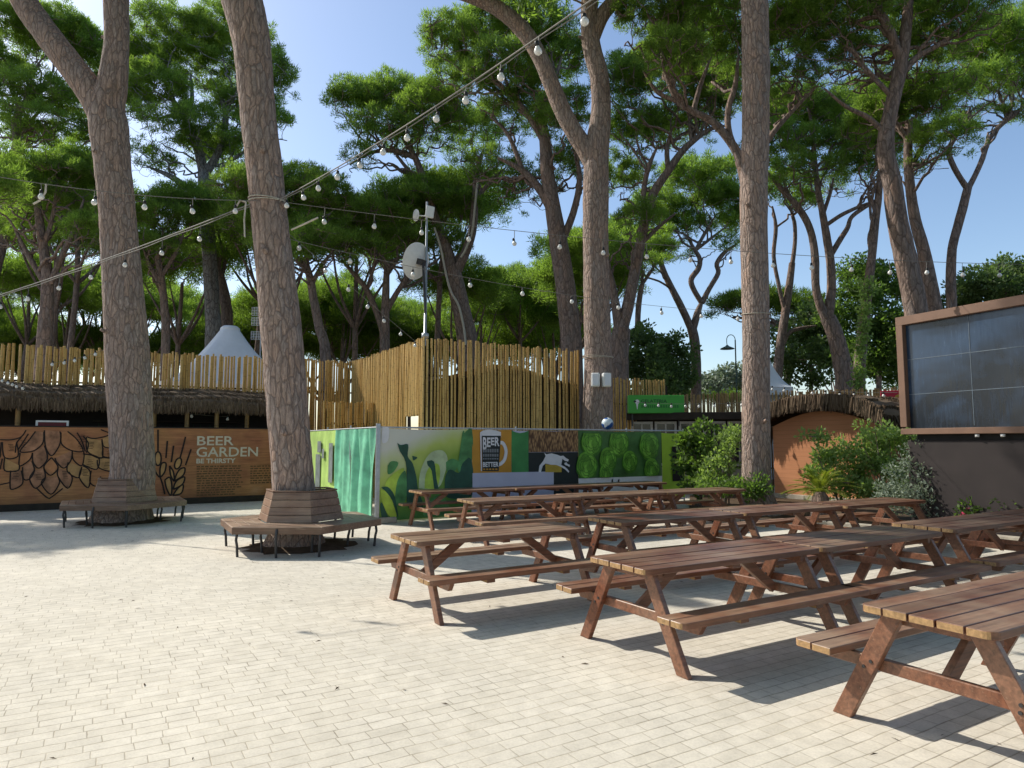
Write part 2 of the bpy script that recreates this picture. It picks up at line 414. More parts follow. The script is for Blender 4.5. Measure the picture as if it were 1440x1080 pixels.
rows = {   # left-end centre of each row's first table
    'A': (-1.13, 7.02, .54), 'B': (.835, 5.56, .54), 'C': (2.28, 3.86, .53),
    'D': (1.15, 8.62, .515), 'E': (-.80, 11.5, .49), 'F': (-1.95, 13.65, .52)}
spots = [
    ('A', 0, 0, 'lone brown picnic table at the left end of the rows, nearest the open paving'),
    ('B', 0, 0, 'brown picnic table with a long worn top, just left of the bottom right corner table'),
    ('B', 2.16, 0, 'picnic table behind the bottom right corner table, its far half in tree shade'),
    ('C', 0, 0, 'nearest brown picnic table, cut off by the bottom right corner of the photo'),
    ('D', 0, 0, 'picnic table behind the long worn table, its left end dark blue in shadow'),
    ('D', 2.2, .03, 'middle picnic table of the three joined in a row pointing at the silver shrub'),
    ('D', 4.38, .0, 'last picnic table of its row, its end against the silver shrub'),
    ('E', 0, 0, 'picnic table at the left end of the second row from the poster fence'),
    ('E', 2.08, .12, 'middle picnic table of the second row from the poster fence'),
    ('E', 4.2, .1, 'picnic table ending the second back row, in front of the roped bare pine trunk'),
    ('F', 0, 0, 'picnic table closest to the poster fence with the big green leaf picture'),
    ('F', 2.16, 0, 'picnic table in front of the poster of the leaping white dog'),
    ('F', 4.3, .05, 'picnic table in front of the green hops poster, last of the back row'),
    ('B', 4.62, .06, 'sunny picnic table near the right edge, its pale plank ends facing left'),
    ('B', 6.8, .06, 'dark shaded picnic table at the far right edge beneath the big screen')]
proto = make_table()
for i, (r_, du, dv, lab) in enumerate(spots):
    o = proto if i == 0 else copy_tree(proto)
    x, y, th = rows[r_]; c, s = math.cos(th), math.sin(th); u = du + TL / 2
    o.location = (x + u * c - dv * s, y + u * s + dv * c, 0); o.rotation_euler.z = th + random.Random(i).uniform(-.008, .008)
    tag(o, lab, 'picnic table', 'picnic tables set out in rows')

# ------------------------------------------------------------------ hexagonal tree benches
def make_bench():
    t = thing('tree_bench', '', 'bench')
    RO = 1.33; RI = .72
    hexp = lambda r, z, off=0: [Vector((r * math.cos(R(60 * k + off)), r * math.sin(R(60 * k + off)), z)) for k in range(6)]
    b = MB(); nb = 4
    for k in range(6):
        for j in range(nb):
            r0 = RI + (RO - RI) * j / nb + .005; r1 = RI + (RO - RI) * (j + 1) / nb - .003
            g = R(.25)
            a0, a1 = R(60 * k) + g, R(60 * k + 60) - g
            q = [(r0, a0), (r1, a0), (r1, a1), (r0, a1)]
            b.prism([(r * math.cos(a), r * math.sin(a)) for r, a in q], .425, .452)
    b.build('seat', M['seatwood'], t, .004)
    b = MB(); o1, o0 = hexp(RO + .012, 0), hexp(RO - .018, 0)
    for k in range(6):
        k2 = (k + 1) % 6
        b.prism([o0[k].xy, o1[k].xy, o1[k2].xy, o0[k2].xy], .345, .448)
    b.build('apron', M['seatwood'], t, .004)
    for k in range(6):
        b = MB(); n = 4
        for j in range(n):
            z0 = .455 + j * .117; z1 = z0 + .109
            r0 = .71 - .03 * j; r1 = r0 - .028
            A, B = hexp(r0, z0), hexp(r1, z1); a_, b_ = A[k], A[(k + 1) % 6]; c_, d_ = B[(k + 1) % 6], B[k]
            A2, B2 = hexp(r0 - .035, z0), hexp(r1 - .035, z1)
            vs = [a_, b_, c_, d_, A2[k], A2[(k + 1) % 6], B2[(k + 1) % 6], B2[k]]
            b.add(vs, [(0, 1, 2, 3), (5, 4, 7, 6), (3, 2, 6, 7), (1, 0, 4, 5), (0, 3, 7, 4), (2, 1, 5, 6)])
        b.build('backrest', M['seatwood'], t, .003)
    T1, T0 = hexp(.60, 0), hexp(.53, 0)
    b = MB()
    for k in range(6):
        k2 = (k + 1) % 6
        b.prism([T0[k].xy, T1[k].xy, T1[k2].xy, T0[k2].xy], .923, .945)
    b.build('top_rim', M['seatwood'], t, .003)
    for k in range(6):
        for rr, off in ((RO - .1, 0), (RO - .17, 30), (RI + .06, 0)):
            a = R(60 * k + off); d = Vector((math.cos(a), math.sin(a), 0))
            if off and k % 2: continue
            pts = []
            for s in range(6):
                z = .42 * (1 - s / 5); pts.append(d * (rr + .035 * math.sin(math.pi * (s / 5)) * (1 if s < 3 else .4)) + Vector((0, 0, z)))
            b = MB(); b.tube(pts, .021, 6); b.build('leg', M['metal_dark'], t)
    return t
bn = make_bench()
bn.location = (-3.52, 11.42, 0); tag(bn, 'sunlit hexagonal brown slatted bench ringing the leaning pine trunk beside the green fence', 'tree bench', 'hexagonal benches around pines')
b2 = copy_tree(bn); b2.location = (-8.47, 14.93, 0); b2.rotation_euler.z = R(2)
tag(b2, 'shaded hexagonal dark bench ringing the forked pine before the beer garden wall', 'tree bench', 'hexagonal benches around pines')
for (x, y, lab) in ((-3.52, 11.42, ''), (-8.47, 14.93, '')):
    b = MB(); rg = random.Random(int(x * 10)); n = 30
    rs = [.86 + rg.uniform(-.1, .14) for _ in range(n)]
    vs = [(x, y, .07)] + [(x + .55 * math.cos(2 * math.pi * k / n), y + .55 * math.sin(2 * math.pi * k / n), .045 + rg.uniform(0, .02)) for k in range(n)] + [(x + rs[k] * math.cos(2 * math.pi * k / n), y + rs[k] * math.sin(2 * math.pi * k / n), .004) for k in range(n)]
    fs = [(0, 1 + k, 1 + (k + 1) % n) for k in range(n)] + [(1 + k, 1 + n + k, 1 + n + (k + 1) % n, 1 + (k + 1) % n) for k in range(n)]
    b.add(vs, fs, 0, True); tag(b.build('tree_pit_soil', M['soil']), kind='structure')

# ------------------------------------------------------------------ trees
def smooth_path(pts, rad, k=4):
    n = len(pts); P_, R_ = [], []
    for i in range(n - 1):
        p0, p1, p2, p3 = pts[max(i - 1, 0)], pts[i], pts[i + 1], pts[min(i + 2, n - 1)]
        for j in range(k):
            t = j / k; t2, t3 = t * t, t * t * t
            P_.append(.5 * ((2 * p1) + (p2 - p0) * t + (2 * p0 - 5 * p1 + 4 * p2 - p3) * t2 + (3 * p1 - p0 - 3 * p2 + p3) * t3))
            R_.append(rad[i] * (1 - t) + rad[i + 1] * t)
    return P_ + [pts[-1]], R_ + [rad[-1]]

def bark_tube(b, pts, rad, sides, amp, seed, mi=0):
    """trunk with furrowed, uneven girth"""
    base = len(b.v); b.tube(pts, rad, sides, mi, cap=True)
    if amp <= 0: return
    off = Vector((seed * 3.1, seed * 1.7, 0)); n = len(pts)
    for i in range(n):
        c = pts[i]
        for k in range(sides):
            v = Vector(b.v[base + i * sides + k]); d = v - c
            q = Vector((v.x * 9, v.y * 9, v.z * 2.6)) + off
            e = mnoise.noise(q) * .6 + mnoise.noise(q * 2.3) * .4 + mnoise.noise(Vector((v.x * 2, v.y * 2, v.z * .8)) + off) * .7
            b.v[base + i * sides + k] = tuple(c + d * (1 + amp * e))

def needle_cloud(C, rs, per, radius, nlen, nwid, up=.6, leaf=False):
    n = len(C); N = n * per
    Cc = np.repeat(C, per, 0); off = rs.normal(0, 1, (N, 3)); off /= np.linalg.norm(off, axis=1)[:, None] + 1e-9
    off *= (rs.random(N) ** .5)[:, None]
    p = Cc + off * radius * np.array([1, 1, .72])
    d = off * .9 + rs.normal(0, .45, (N, 3)); d[:, 2] += up; d /= np.linalg.norm(d, axis=1)[:, None] + 1e-9
    L = nlen * rs.uniform(.6, 1.3, N)[:, None]; W = nwid * rs.uniform(.7, 1.3, N)[:, None]
    s = np.cross(d, rs.normal(0, 1, (N, 3))); s /= np.linalg.norm(s, axis=1)[:, None] + 1e-9
    if leaf:
        V = np.stack([p, p + d * L * .5 + s * W, p + d * L, p + d * L * .5 - s * W], 1).reshape(-1, 3)
        return V, np.arange(4 * N).reshape(-1, 4)
    V = np.stack([p - s * W * .5, p + s * W * .5, p + d * L], 1).reshape(-1, 3)
    return V, np.arange(3 * N).reshape(-1, 3)

def tree(name, label, cat, base, trunk, limbs, pads, seed, group=None, sides=9, amp=0.06, bark=None, fol=None, dens=24, per=60, rad=.3, nlen=.2, nwid=.032, nb=1.6, leaf=False, up=.6, low=-.35, k=4, twig=True, prim=0):
    """trunk/limbs: lists of (Vector, radius) in world space; pads: (Vector centre, rx, ry, rz)"""
    root = thing(name, label, cat, base, 0, group); base = Vector(base)
    rg = random.Random(seed); rs = np.random.RandomState(seed)
    b = MB(); nodes = []; nrad = []
    tp, tr = smooth_path([p - base for p, r in trunk], [r for p, r in trunk], k)
    bark_tube(b, tp, tr, sides, amp, seed)
    top = int(len(tp) * .55)
    nodes += tp[top:]; nrad += tr[top:]
    for lb in limbs:
        lp, lr = smooth_path([p - base for p, r in lb], [r for p, r in lb], k)
        bark_tube(b, lp, lr, max(6, sides - 3), amp, seed + 3); nodes += lp; nrad += lr
    Cs = []
    NB = np.zeros((60000, 3)); cnt = cnt0 = len(nodes); NB[:cnt] = np.array([tuple(v) for v in nodes])
    for c, rx, ry, rz, *ff in pads:
        ff = ff[0] if ff else 1.0
        c = c - base; area = math.pi * rx * rz
        tg = []
        for _ in range(max(3, int(nb * area * (1.6 - .6 * ff)))):
            while True:
                q = Vector((rg.uniform(-1, 1), rg.uniform(-1, 1), rg.uniform(-.75, .35)))
                if q.length < .95: break
            tg.append(c + Vector((q.x * rx, q.y * ry, q.z * rz)))
        for _ in range(prim):       # long bare branches from the limbs to the underside of the pad
            t = c + Vector((rg.uniform(-.7, .7) * rx, rg.uniform(-.7, .7) * ry, rg.uniform(-.6, -.1) * rz)); ta = np.array(t)
            dist = np.sqrt(np.sum((NB[:cnt0] - ta) ** 2, 1)) + 1.2 * np.maximum(0, NB[:cnt0, 2] - ta[2] + .3)
            i = int(np.argsort(dist)[min(cnt0 - 1, rg.randrange(0, 14))]); p0 = nodes[i]; L = (t - p0).length
            if L < .6: continue
            mid = p0.lerp(t, .5); mid.z = p0.z + (t.z - p0.z) * .62; mid += Vector((rg.gauss(0, 1), rg.gauss(0, 1), rg.gauss(0, .7))) * L * .1
            r0 = min(nrad[i] * .6, .03 + .012 * L); pts, rr = [], []
            for k_ in range(11):
                u = k_ / 10; pt = p0.lerp(mid, u).lerp(mid.lerp(t, u), u)
                if 0 < k_: pt += Vector((rg.gauss(0, 1), rg.gauss(0, 1), rg.gauss(0, 1))) * min(L, 3) * .03
                pts.append(pt); rr.append(r0 * (1 - .62 * u))
            pts, rr = smooth_path(pts, rr, 2); b.tube(pts, rr, 6, cap=False); nodes += pts[1:]; nrad += rr[1:]
            for pt in pts[1:]: NB[cnt] = pt; cnt += 1
        NA = NB[:cnt]
        tg.sort(key=lambda v: np.min(np.sum((NA - np.array(v)) ** 2, 1)))
        for t in tg:
            ta = np.array(t); NA = NB[:cnt]
            dist = np.sqrt(np.sum((NA - ta) ** 2, 1)) + 1.4 * np.maximum(0, NA[:, 2] - ta[2])
            i = int(np.argmin(dist)); p0 = nodes[i]; L = (t - p0).length
            if L < .12: continue
            mid = p0.lerp(t, .55); mid.z = p0.z + (t.z - p0.z) * .36
            mid += Vector((rg.gauss(0, 1), rg.gauss(0, 1), rg.gauss(0, .6))) * L * .10
            r0 = min(nrad[i] * .75, .017 + .022 * L + .008); r1 = max(.014, r0 * .4)
            n = 7 if L > 1 else 4; pts, rr = [], []
            for k_ in range(n + 1):
                u = k_ / n; pt = p0.lerp(mid, u).lerp(mid.lerp(t, u), u)
                if 0 < k_ < n: pt += Vector((rg.gauss(0, 1), rg.gauss(0, 1), rg.gauss(0, 1))) * L * .028
                pts.append(pt); rr.append(r0 + (r1 - r0) * u)
            b.tube(pts, rr, 5 if r0 > .03 else 4, cap=False)
            nodes += pts[1:]; nrad += rr[1:]
            for pt in pts[1:]: NB[cnt] = pt; cnt += 1
        n = max(6, int(dens * area * ff)); acc = []
        while len(acc) < n:
            q = rs.normal(0, 1, 3); q /= np.linalg.norm(q)
            if q[2] < low and rs.random() > .06: continue
            q = q * (rs.uniform(.66, 1.0) if rs.random() < .8 else rs.uniform(.2, .7))
            lob = 1 + .26 * mnoise.noise(Vector((q[0] * 2.2 + seed, q[1] * 2.2 + c.x, q[2] * 2.2 + c.z))) + .12 * mnoise.noise(Vector((q[0] * 5 + seed, q[1] * 5 + c.x, q[2] * 5)))
            acc.append(q * lob * np.array([rx, ry, rz]) + np.array(c))
        Cs.append(np.array(acc))
    trunk_ob_mats = bark or M['bark_far']
    if Cs:
        C = np.concatenate(Cs)
        if twig:
            NA = NB[:cnt]
            for q in C[::2]:
                dd = np.sum((NA - q) ** 2, 1); i = int(np.argmin(dd))
                if .1 < dd[i] < 1.6: b.tube([nodes[i], (nodes[i] + Vector(q)) / 2 + Vector((rg.gauss(0, .05), rg.gauss(0, .05), -.05)), Vector(q)], [.026, .02, .014], 3, cap=False)
        V, Fa = needle_cloud(C, rs, per, rad, nlen, nwid, up, leaf)
    b.build('trunk', trunk_ob_mats, root)
    if Cs: link('crown', np_mesh(V, Fa), fol or M['needle'], root)
    return root

def pine(label, d, trunk, limbs=(), pads=(), seed=1, ground=None, name='stone_pine', **kw):
    """trunk/limbs traced as (px, py, width px[, extra depth]); pads (px, py, rx, ry, extra depth)"""
    def cv(l):
        out = []
        for q in l:
            dy = q[3] if len(q) > 3 else 0.0
            out.append((at(q[0], q[1], d + dy), max(.02, q[2] / 2 * (d + dy) / F)))
        return out
    tr = cv(trunk); p0, r0 = tr[0]
    if ground is None: ground = (p0.x + (p0.x - tr[1][0].x) * .3, p0.y)
    base = Vector((ground[0], ground[1], 0))
    if p0.z > .35: tr = [(base - Vector((0, 0, .1)), r0 * 1.15)] + tr
    lbs = [cv(l) for l in limbs]
    lbs = [l[:-1] + [(l[-1][0], l[-1][1] * .5)] for l in lbs]
    pd = []; p_lo = min([q[1] for q in pads] or [0]); p_hi = max(p_lo + 60, max([q[1] for q in pads] or [1]))
    for px, py, rx, ry, dd in pads:
        Y = d + dd; s = Y / F
        u_ = (py - p_lo) / max(1, p_hi - p_lo); pd.append((at(px, py, Y), rx * s * 1.12, max(rx * s * 1.1, 1.1), ry * s * 1.12, 1.0 if u_ < .3 else 1 - .52 * min(1, (u_ - .3) / .5)))
    kw.setdefault('rad', .0085 * d); kw.setdefault('nlen', .0055 * d); kw.setdefault('nwid', .0011 * d); kw.setdefault('prim', 4); kw.setdefault('low', .08); kw.setdefault('per', 92)
    kw.setdefault('dens', 34 * (25 / d) ** 2)
    kw.setdefault('nb', 8 * (25 / d) ** 2)
    return tree(name, label, 'pine tree', base, tr, lbs, pd, seed, **kw)

NEAR = dict(sides=44, amp=.045, bark=M['bark'], k=14)
hi = lambda *cs: [(Vector((x, y, z)), r, r, h) for x, y, z, r, h in cs]

def near_pine(label, d, trunk, limbs, crown, seed, ground, sides=44, **kw):
    """big pine whose crown stands above the picture"""
    t2 = [(at(q[0], q[1], d + (q[3] if len(q) > 3 else 0)), q[2] / 2 * d / F) for q in trunk]
    base = Vector((ground[0], ground[1], 0)); r0 = t2[0][1]
    low = [(base + Vector((0, 0, -.1)), r0 * 1.75), (base + Vector((0, 0, .06)), r0 * 1.45), (base.lerp(t2[0][0], .25) * 1, r0 * 1.12)]
    low[2] = (Vector((base.x + (t2[0][0].x - base.x) * .3, base.y, .35)), r0 * 1.14)
    tr = low + t2
    lb = [[(at(q[0], q[1], d + (q[3] if len(q) > 3 else 0)), q[2] / 2 * d / F) for q in l] for l in limbs]
    tip = tr[-1][0]
    rgk = random.Random(seed * 7)
    for q in range(4):
        i_ = rgk.randrange(4, len(tr) - 1); c_, r_ = tr[i_]; a_ = rgk.uniform(3.3, 6.1); dv_ = Vector((math.cos(a_), math.sin(a_), .35))
        lb.append([(c_ + dv_ * r_ * .7, .055), (c_ + dv_ * (r_ + .03), .045), (c_ + dv_ * (r_ + rgk.uniform(.05, .12)), .03)])
    ex = tip + (tr[-1][0] - tr[-2][0]).normalized() * 3
    tr.append((ex, tr[-1][1] * .7))
    return tree('stone_pine', label, 'pine tree', base, tr, lb, crown, seed, sides=sides, amp=.05, bark=M['bark'], k=12, dens=6, per=90, rad=.55, nlen=.35, nwid=.06, nb=.35, twig=False, **kw)

# the four big trunks around the tables
near_pine('forked pine trunk standing in the shaded tree bench at left', 14.93,
    [(187, 660, 56), (182, 560, 57), (178, 480, 56), (170, 370, 50), (165, 300, 47), (158, 230, 48), (153, 180, 52), (150, 150, 48), (158, 118, 40), (164, 60, 33), (163, 0, 34), (166, -60, 32)],
    [[(148, 165, 44), (128, 130, 40), (98, 90, 38), (66, 48, 37), (40, 12, 36), (18, -30, 34), (-10, -80, 28)]],
    hi((-11, 17, 18, 3.4, 1.5), (-7.2, 15.5, 19.5, 3.2, 1.6), (-9, 18.5, 19, 3.0, 1.5), (-7, 13, 18.5, 2.4, 1.3)), 11, (-8.47, 14.93))
near_pine('thick leaning pine trunk standing in the sunlit tree bench', 11.42,
    [(413, 690, 57), (408, 620, 56), (402, 540, 57), (395, 460, 56), (386, 370, 52), (378, 300, 50), (371, 230, 50), (364, 170, 49), (358, 100, 52), (352, 50, 55), (340, 0, 59), (326, -50, 56)],
    [], hi((-6.5, 12, 17.5, 3.2, 1.5), (-4.5, 12.5, 19, 2.6, 1.4), (-5.5, 9.8, 17.8, 2.6, 1.3)), 12, (-3.62, 11.42))
near_pine('straight bare pine trunk with a pale rope tied round it at right', 16.0,
    [(1064, 690, 39), (1063, 600, 38), (1063, 480, 37), (1060, 300, 38), (1062, 200, 38), (1063, 100, 39), (1061, 0, 38), (1060, -60, 36)],
    [], hi((6, 17, 16.5, 3.5, 1.6), (8, 16, 17, 3, 1.5)), 13, (5.8, 16.0), )
near_pine('pale sunlit forked pine trunk with two white loudspeakers, right of the bamboo enclosure', 20.0,
    [(841, 600, 44), (841, 500, 39), (838, 370, 36), (838, 280, 37), (839, 215, 36), (845, 160, 29), (843, 110, 27), (831, 60, 27), (829, 0, 24), (830, -50, 22)],
    [[(836, 232, 30), (822, 208, 26), (796, 166, 25), (776, 120, 24), (758, 78, 23), (735, 42, 24), (700, 12, 22), (660, -6, 20), (610, -20, 16)],
     [(832, 60, 20), (848, 20, 22), (872, -5, 20), (900, -30, 16)]],
    [(at(760, -45, 19), 1.8, 1.8, 1.1), (at(870, -50, 20), 2.0, 2.0, 1.1), (at(660, -50, 20), 1.4, 1.4, .8)], 14, (2.55, 20.0), sides=36)

# left group
pine('pine with pale grey forked trunk rising behind the white tent', 37,
    [(300, 480, 22), (299, 440, 21), (296, 380, 20), (292, 320, 19), (289, 270, 19), (288, 245, 19)],
    [[(288, 250, 16), (277, 205, 13), (262, 170, 11), (250, 150, 9), (238, 138, 6)], [(289, 245, 14), (303, 222, 12), (314, 195, 11), (317, 160, 9), (308, 130, 6)],
     [(262, 165, 8), (270, 140, 7), (268, 105, 5)], [(287, 280, 10), (270, 268, 9), (240, 248, 8), (212, 236, 5)], [(290, 270, 9), (306, 245, 8), (322, 228, 6), (350, 210, 4)], [(316, 160, 7), (330, 130, 6), (345, 105, 4)]],
    [(245, 60, 66, 42, 0), (320, 58, 62, 42, 1), (375, 112, 40, 42, -.5), (225, 130, 45, 40, -1.5), (290, 110, 70, 38, 2), (345, 160, 52, 34, 1), (250, 185, 50, 28, -2), (195, 95, 40, 45, 1), (212, 228, 40, 20, 0), (330, 215, 44, 22, 0), (290, 185, 60, 30, -1), (380, 175, 34, 26, 1), (180, 150, 34, 40, 2)], 21, bark=M['bark_grey'])
pine('reddish pine trunk leaning against the pale grey trunk behind the tent', 38.5,
    [(319, 470, 17), (318, 430, 16), (312, 400, 15), (304, 375, 14), (297, 340, 11), (296, 290, 9)], [], [(300, 215, 40, 22, 1)], 22)
pine('pine with a curving grey bough reaching in from the left edge', 38,
    [(-30, 540, 30), (-25, 430, 27), (-8, 360, 24), (4, 320, 20), (2, 280, 18), (6, 240, 16)],
    [[(2, 280, 15), (12, 235, 14), (24, 205, 13), (22, 175, 12), (32, 150, 10), (50, 130, 8), (80, 108, 6)], [(-8, 360, 14), (-30, 300, 12), (-50, 240, 10)]],
    [(20, 50, 62, 48, 0), (85, 62, 55, 46, 1), (130, 88, 34, 46, 2), (45, 140, 60, 36, -1), (115, 160, 45, 30, 2), (-40, 100, 60, 60, 0), (10, 190, 50, 26, 2), (80, 205, 50, 26, 3), (150, 140, 36, 34, 3), (140, 200, 36, 24, 1), (60, 180, 60, 30, -1)], 23)
pine('dark pine behind the left bamboo fence with a broad low crown', 30,
    [(62, 480, 20), (66, 430, 17), (66, 385, 15), (58, 330, 12), (52, 280, 9)],
    [[(66, 410, 10), (85, 365, 9), (105, 320, 7), (118, 280, 5)], [(64, 400, 9), (40, 360, 8), (20, 320, 6)], [(60, 350, 8), (75, 300, 6), (80, 250, 4)]],
    [(60, 250, 60, 34, 0), (120, 255, 42, 50, 1), (20, 270, 50, 36, -1), (95, 310, 60, 34, 2), (30, 330, 55, 28, 2), (130, 330, 40, 32, -1)], 24)
pine('dark pine between the forked trunk and the pale grey trunk', 33,
    [(233, 490, 12), (232, 440, 11), (228, 400, 10), (222, 360, 9)],
    [[(228, 405, 7), (212, 375, 6), (200, 345, 5)], [(226, 390, 7), (245, 360, 6), (258, 330, 5)]],
    [(225, 310, 50, 32, 0), (260, 290, 42, 32, 1), (205, 350, 40, 26, -1), (250, 350, 44, 26, 2)], 25)
pine('round dark pine crown just right of the leaning trunk', 30,
    [(458, 505, 15), (449, 460, 13), (441, 420, 12), (437, 395, 11), (430, 370, 9)],
    [[(438, 400, 8), (452, 375, 6), (470, 350, 5)], [(434, 385, 8), (415, 360, 7), (390, 335, 5)], [(430, 370, 7), (430, 330, 5)]],
    [(350, 272, 50, 36, 0), (410, 280, 60, 46, 1), (462, 290, 40, 44, 0), (445, 345, 52, 36, -1), (365, 325, 55, 36, 1), (400, 360, 50, 28, -1), (470, 350, 26, 30, 1)], 26)
pine('pine with three forking stems just left of the satellite mast', 32,
    [(541, 500, 15), (541, 460, 14), (542, 430, 12), (543, 400, 10), (544, 375, 8)],
    [[(540, 470, 10), (530, 440, 9), (516, 408, 8), (500, 388, 7), (480, 365, 5)], [(542, 440, 9), (556, 415, 8), (570, 392, 7), (580, 365, 4)], [(516, 408, 6), (524, 380, 5), (528, 360, 4)]],
    [(525, 310, 48, 30, 0), (580, 290, 54, 36, 1), (635, 300, 50, 40, 2), (505, 350, 45, 22, -1), (565, 345, 55, 26, 1), (620, 350, 46, 28, 2), (490, 325, 30, 24, 1)], 27)
pine('pine with two pale vines up its forked trunk, right of the satellite mast', 33,
    [(658, 490, 27), (652, 450, 26), (643, 410, 25), (637, 382, 24)],
    [[(637, 385, 18), (628, 350, 16), (616, 320, 15), (606, 290, 13), (596, 255, 11), (584, 222, 9), (566, 195, 6)], [(640, 385, 16), (656, 352, 13), (665, 320, 12), (668, 280, 10), (671, 240, 9), (680, 210, 6)],
     [(584, 222, 8), (556, 212, 7), (520, 215, 5), (492, 232, 4)], [(598, 262, 8), (575, 240, 6), (548, 205, 5)], [(668, 282, 7), (690, 255, 6), (712, 235, 4)]],
    [(500, 148, 44, 34, 0), (556, 150, 52, 40, 1), (612, 165, 52, 44, -1), (660, 190, 50, 40, 1.5), (502, 222, 26, 18, -1), (590, 205, 60, 26, 2), (540, 185, 50, 22, -1)], 28)
pine('tall reddish pine behind the bamboo enclosure with lofty bright crown tops', 27.5,
    [(804, 500, 31), (799, 440, 29), (793, 390, 29), (785, 340, 26), (777, 290, 23), (769, 240, 20), (766, 195, 17), (756, 150, 13)],
    [[(778, 300, 14), (758, 265, 12), (735, 240, 10), (700, 222, 7)], [(766, 200, 12), (745, 165, 10), (715, 130, 8), (680, 105, 5)], [(785, 350, 12), (806, 300, 10), (815, 250, 8), (806, 200, 6)], [(760, 165, 9), (778, 120, 8), (790, 80, 5)], [(735, 240, 8), (715, 190, 6), (690, 165, 5)]],
    [(636, 62, 46, 38, 0), (690, 48, 50, 42, 1), (750, 40, 56, 44, 0), (650, 110, 50, 30, 2), (715, 105, 60, 40, -1), (780, 95, 55, 45, 2), (735, 165, 60, 36, 1), (790, 165, 45, 36, -1), (690, 240, 50, 30, 2), (740, 270, 50, 30, 3), (800, 240, 40, 34, 1)], 29)
pine('dark leaning pine with a low fork just right of the trunk with the loudspeakers', 27,
    [(869, 540, 32), (870, 500, 28), (874, 462, 25)],
    [[(872, 465, 18), (866, 430, 13), (860, 398, 11), (852, 360, 9), (850, 300, 7)], [(874, 465, 18), (883, 430, 17), (892, 385, 16), (900, 345, 15), (908, 305, 14), (920, 270, 13), (940, 240, 11), (960, 212, 10), (985, 190, 8), (1010, 175, 5)],
     [(905, 310, 9), (905, 270, 8), (912, 235, 7), (925, 205, 5)], [(940, 240, 8), (938, 210, 7), (945, 180, 5)], [(900, 345, 7), (925, 320, 6), (950, 300, 5)]],
    [(875, 120, 46, 38, 0), (930, 105, 56, 44, 1), (985, 120, 52, 40, -1), (890, 190, 50, 34, 1), (955, 180, 60, 30, 2), (1010, 150, 40, 34, 1), (880, 255, 40, 34, 2), (900, 310, 36, 26, -1), (890, 360, 30, 20, 1), (960, 60, 56, 44, 1)], 30)
pine('thin pine with a small tufted crown in front of the round leafy tree', 38,
    [(893, 540, 8), (896, 480, 8), (898, 430, 8), (903, 400, 7)], [[(903, 400, 5), (913, 385, 5), (922, 372, 4)], [(901, 408, 5), (905, 385, 4)]], [(905, 372, 30, 14, 0), (925, 350, 26, 16, 1)], 31)
pine('dark wishbone shaped pine alone against the open sky', 42,
    [(979, 556, 15), (979, 510, 14), (977, 480, 14), (973, 462, 14)],
    [[(973, 465, 11), (962, 440, 11), (948, 412, 10), (936, 388, 9), (929, 368, 8), (925, 345, 6)], [(974, 465, 11), (981, 440, 10), (987, 424, 9)],
     [(987, 426, 8), (976, 408, 8), (972, 393, 8), (982, 378, 8), (984, 364, 7), (976, 350, 6), (965, 330, 4)], [(987, 426, 8), (998, 405, 7), (1010, 384, 7), (1008, 371, 7), (1018, 356, 6), (1035, 344, 4)], [(978, 352, 5), (990, 330, 5), (1005, 305, 4)], [(978, 352, 5), (1000, 335, 4), (1022, 318, 3)]],
    [(985, 255, 56, 30, 0), (925, 300, 44, 32, 1), (1010, 285, 44, 26, 0), (905, 345, 46, 20, -1), (960, 325, 40, 22, 1), (1030, 320, 26, 26, 1), (1025, 345, 22, 10, 0), (940, 360, 34, 12, 1)], 32, nwid=.045, nlen=.3)

# right group
pine('pine hidden behind the roped trunk, its bough sweeping up to the left', 19.5,
    [(1066, 640, 22), (1064, 480, 21), (1060, 360, 20), (1050, 260, 18), (1042, 225, 17)],
    [[(1046, 240, 16), (1033, 208, 14), (1003, 172, 12), (975, 157, 11), (955, 143, 10), (940, 112, 9), (932, 70, 8), (940, 30, 6)], [(1040, 222, 12), (1026, 190, 10), (1024, 155, 9), (1034, 120, 8), (1038, 80, 6)], [(975, 157, 8), (985, 120, 7), (1000, 80, 5)], [(955, 143, 7), (925, 130, 6), (905, 100, 5)], [(1050, 250, 9), (1085, 190, 8), (1120, 150, 6), (1150, 120, 4)]],
    [(925, 20, 66, 40, 0), (990, 40, 64, 44, 1), (1040, 90, 52, 46, 2), (1100, 60, 56, 46, 1), (950, 85, 50, 34, -1), (1100, 130, 52, 40, 2)], 33)
pine('large leaning pine directly behind the left top corner of the screen', 18,
    [(1300, 620, 36), (1296, 520, 33), (1289, 445, 31), (1281, 400, 30), (1270, 350, 29), (1261, 305, 27), (1255, 260, 25), (1247, 225, 24), (1246, 190, 22), (1254, 150, 20), (1264, 105, 20), (1272, 60, 17), (1277, 10, 14), (1278, -30, 12)],
    [[(1266, 85, 14), (1252, 45, 14), (1235, 15, 13), (1212, -15, 11)], [(1262, 110, 10), (1290, 80, 9), (1325, 60, 7), (1350, 40, 5)], [(1248, 190, 9), (1220, 165, 8), (1190, 150, 6), (1160, 125, 5)], [(1258, 140, 8), (1225, 105, 7), (1195, 70, 5)]],
    [(1190, 25, 70, 40, 0), (1270, 10, 70, 44, 1), (1345, 30, 66, 44, 0), (1165, 85, 55, 40, 1), (1235, 85, 62, 40, 2), (1310, 90, 60, 40, 2), (1130, 20, 50, 40, 1)], 34)
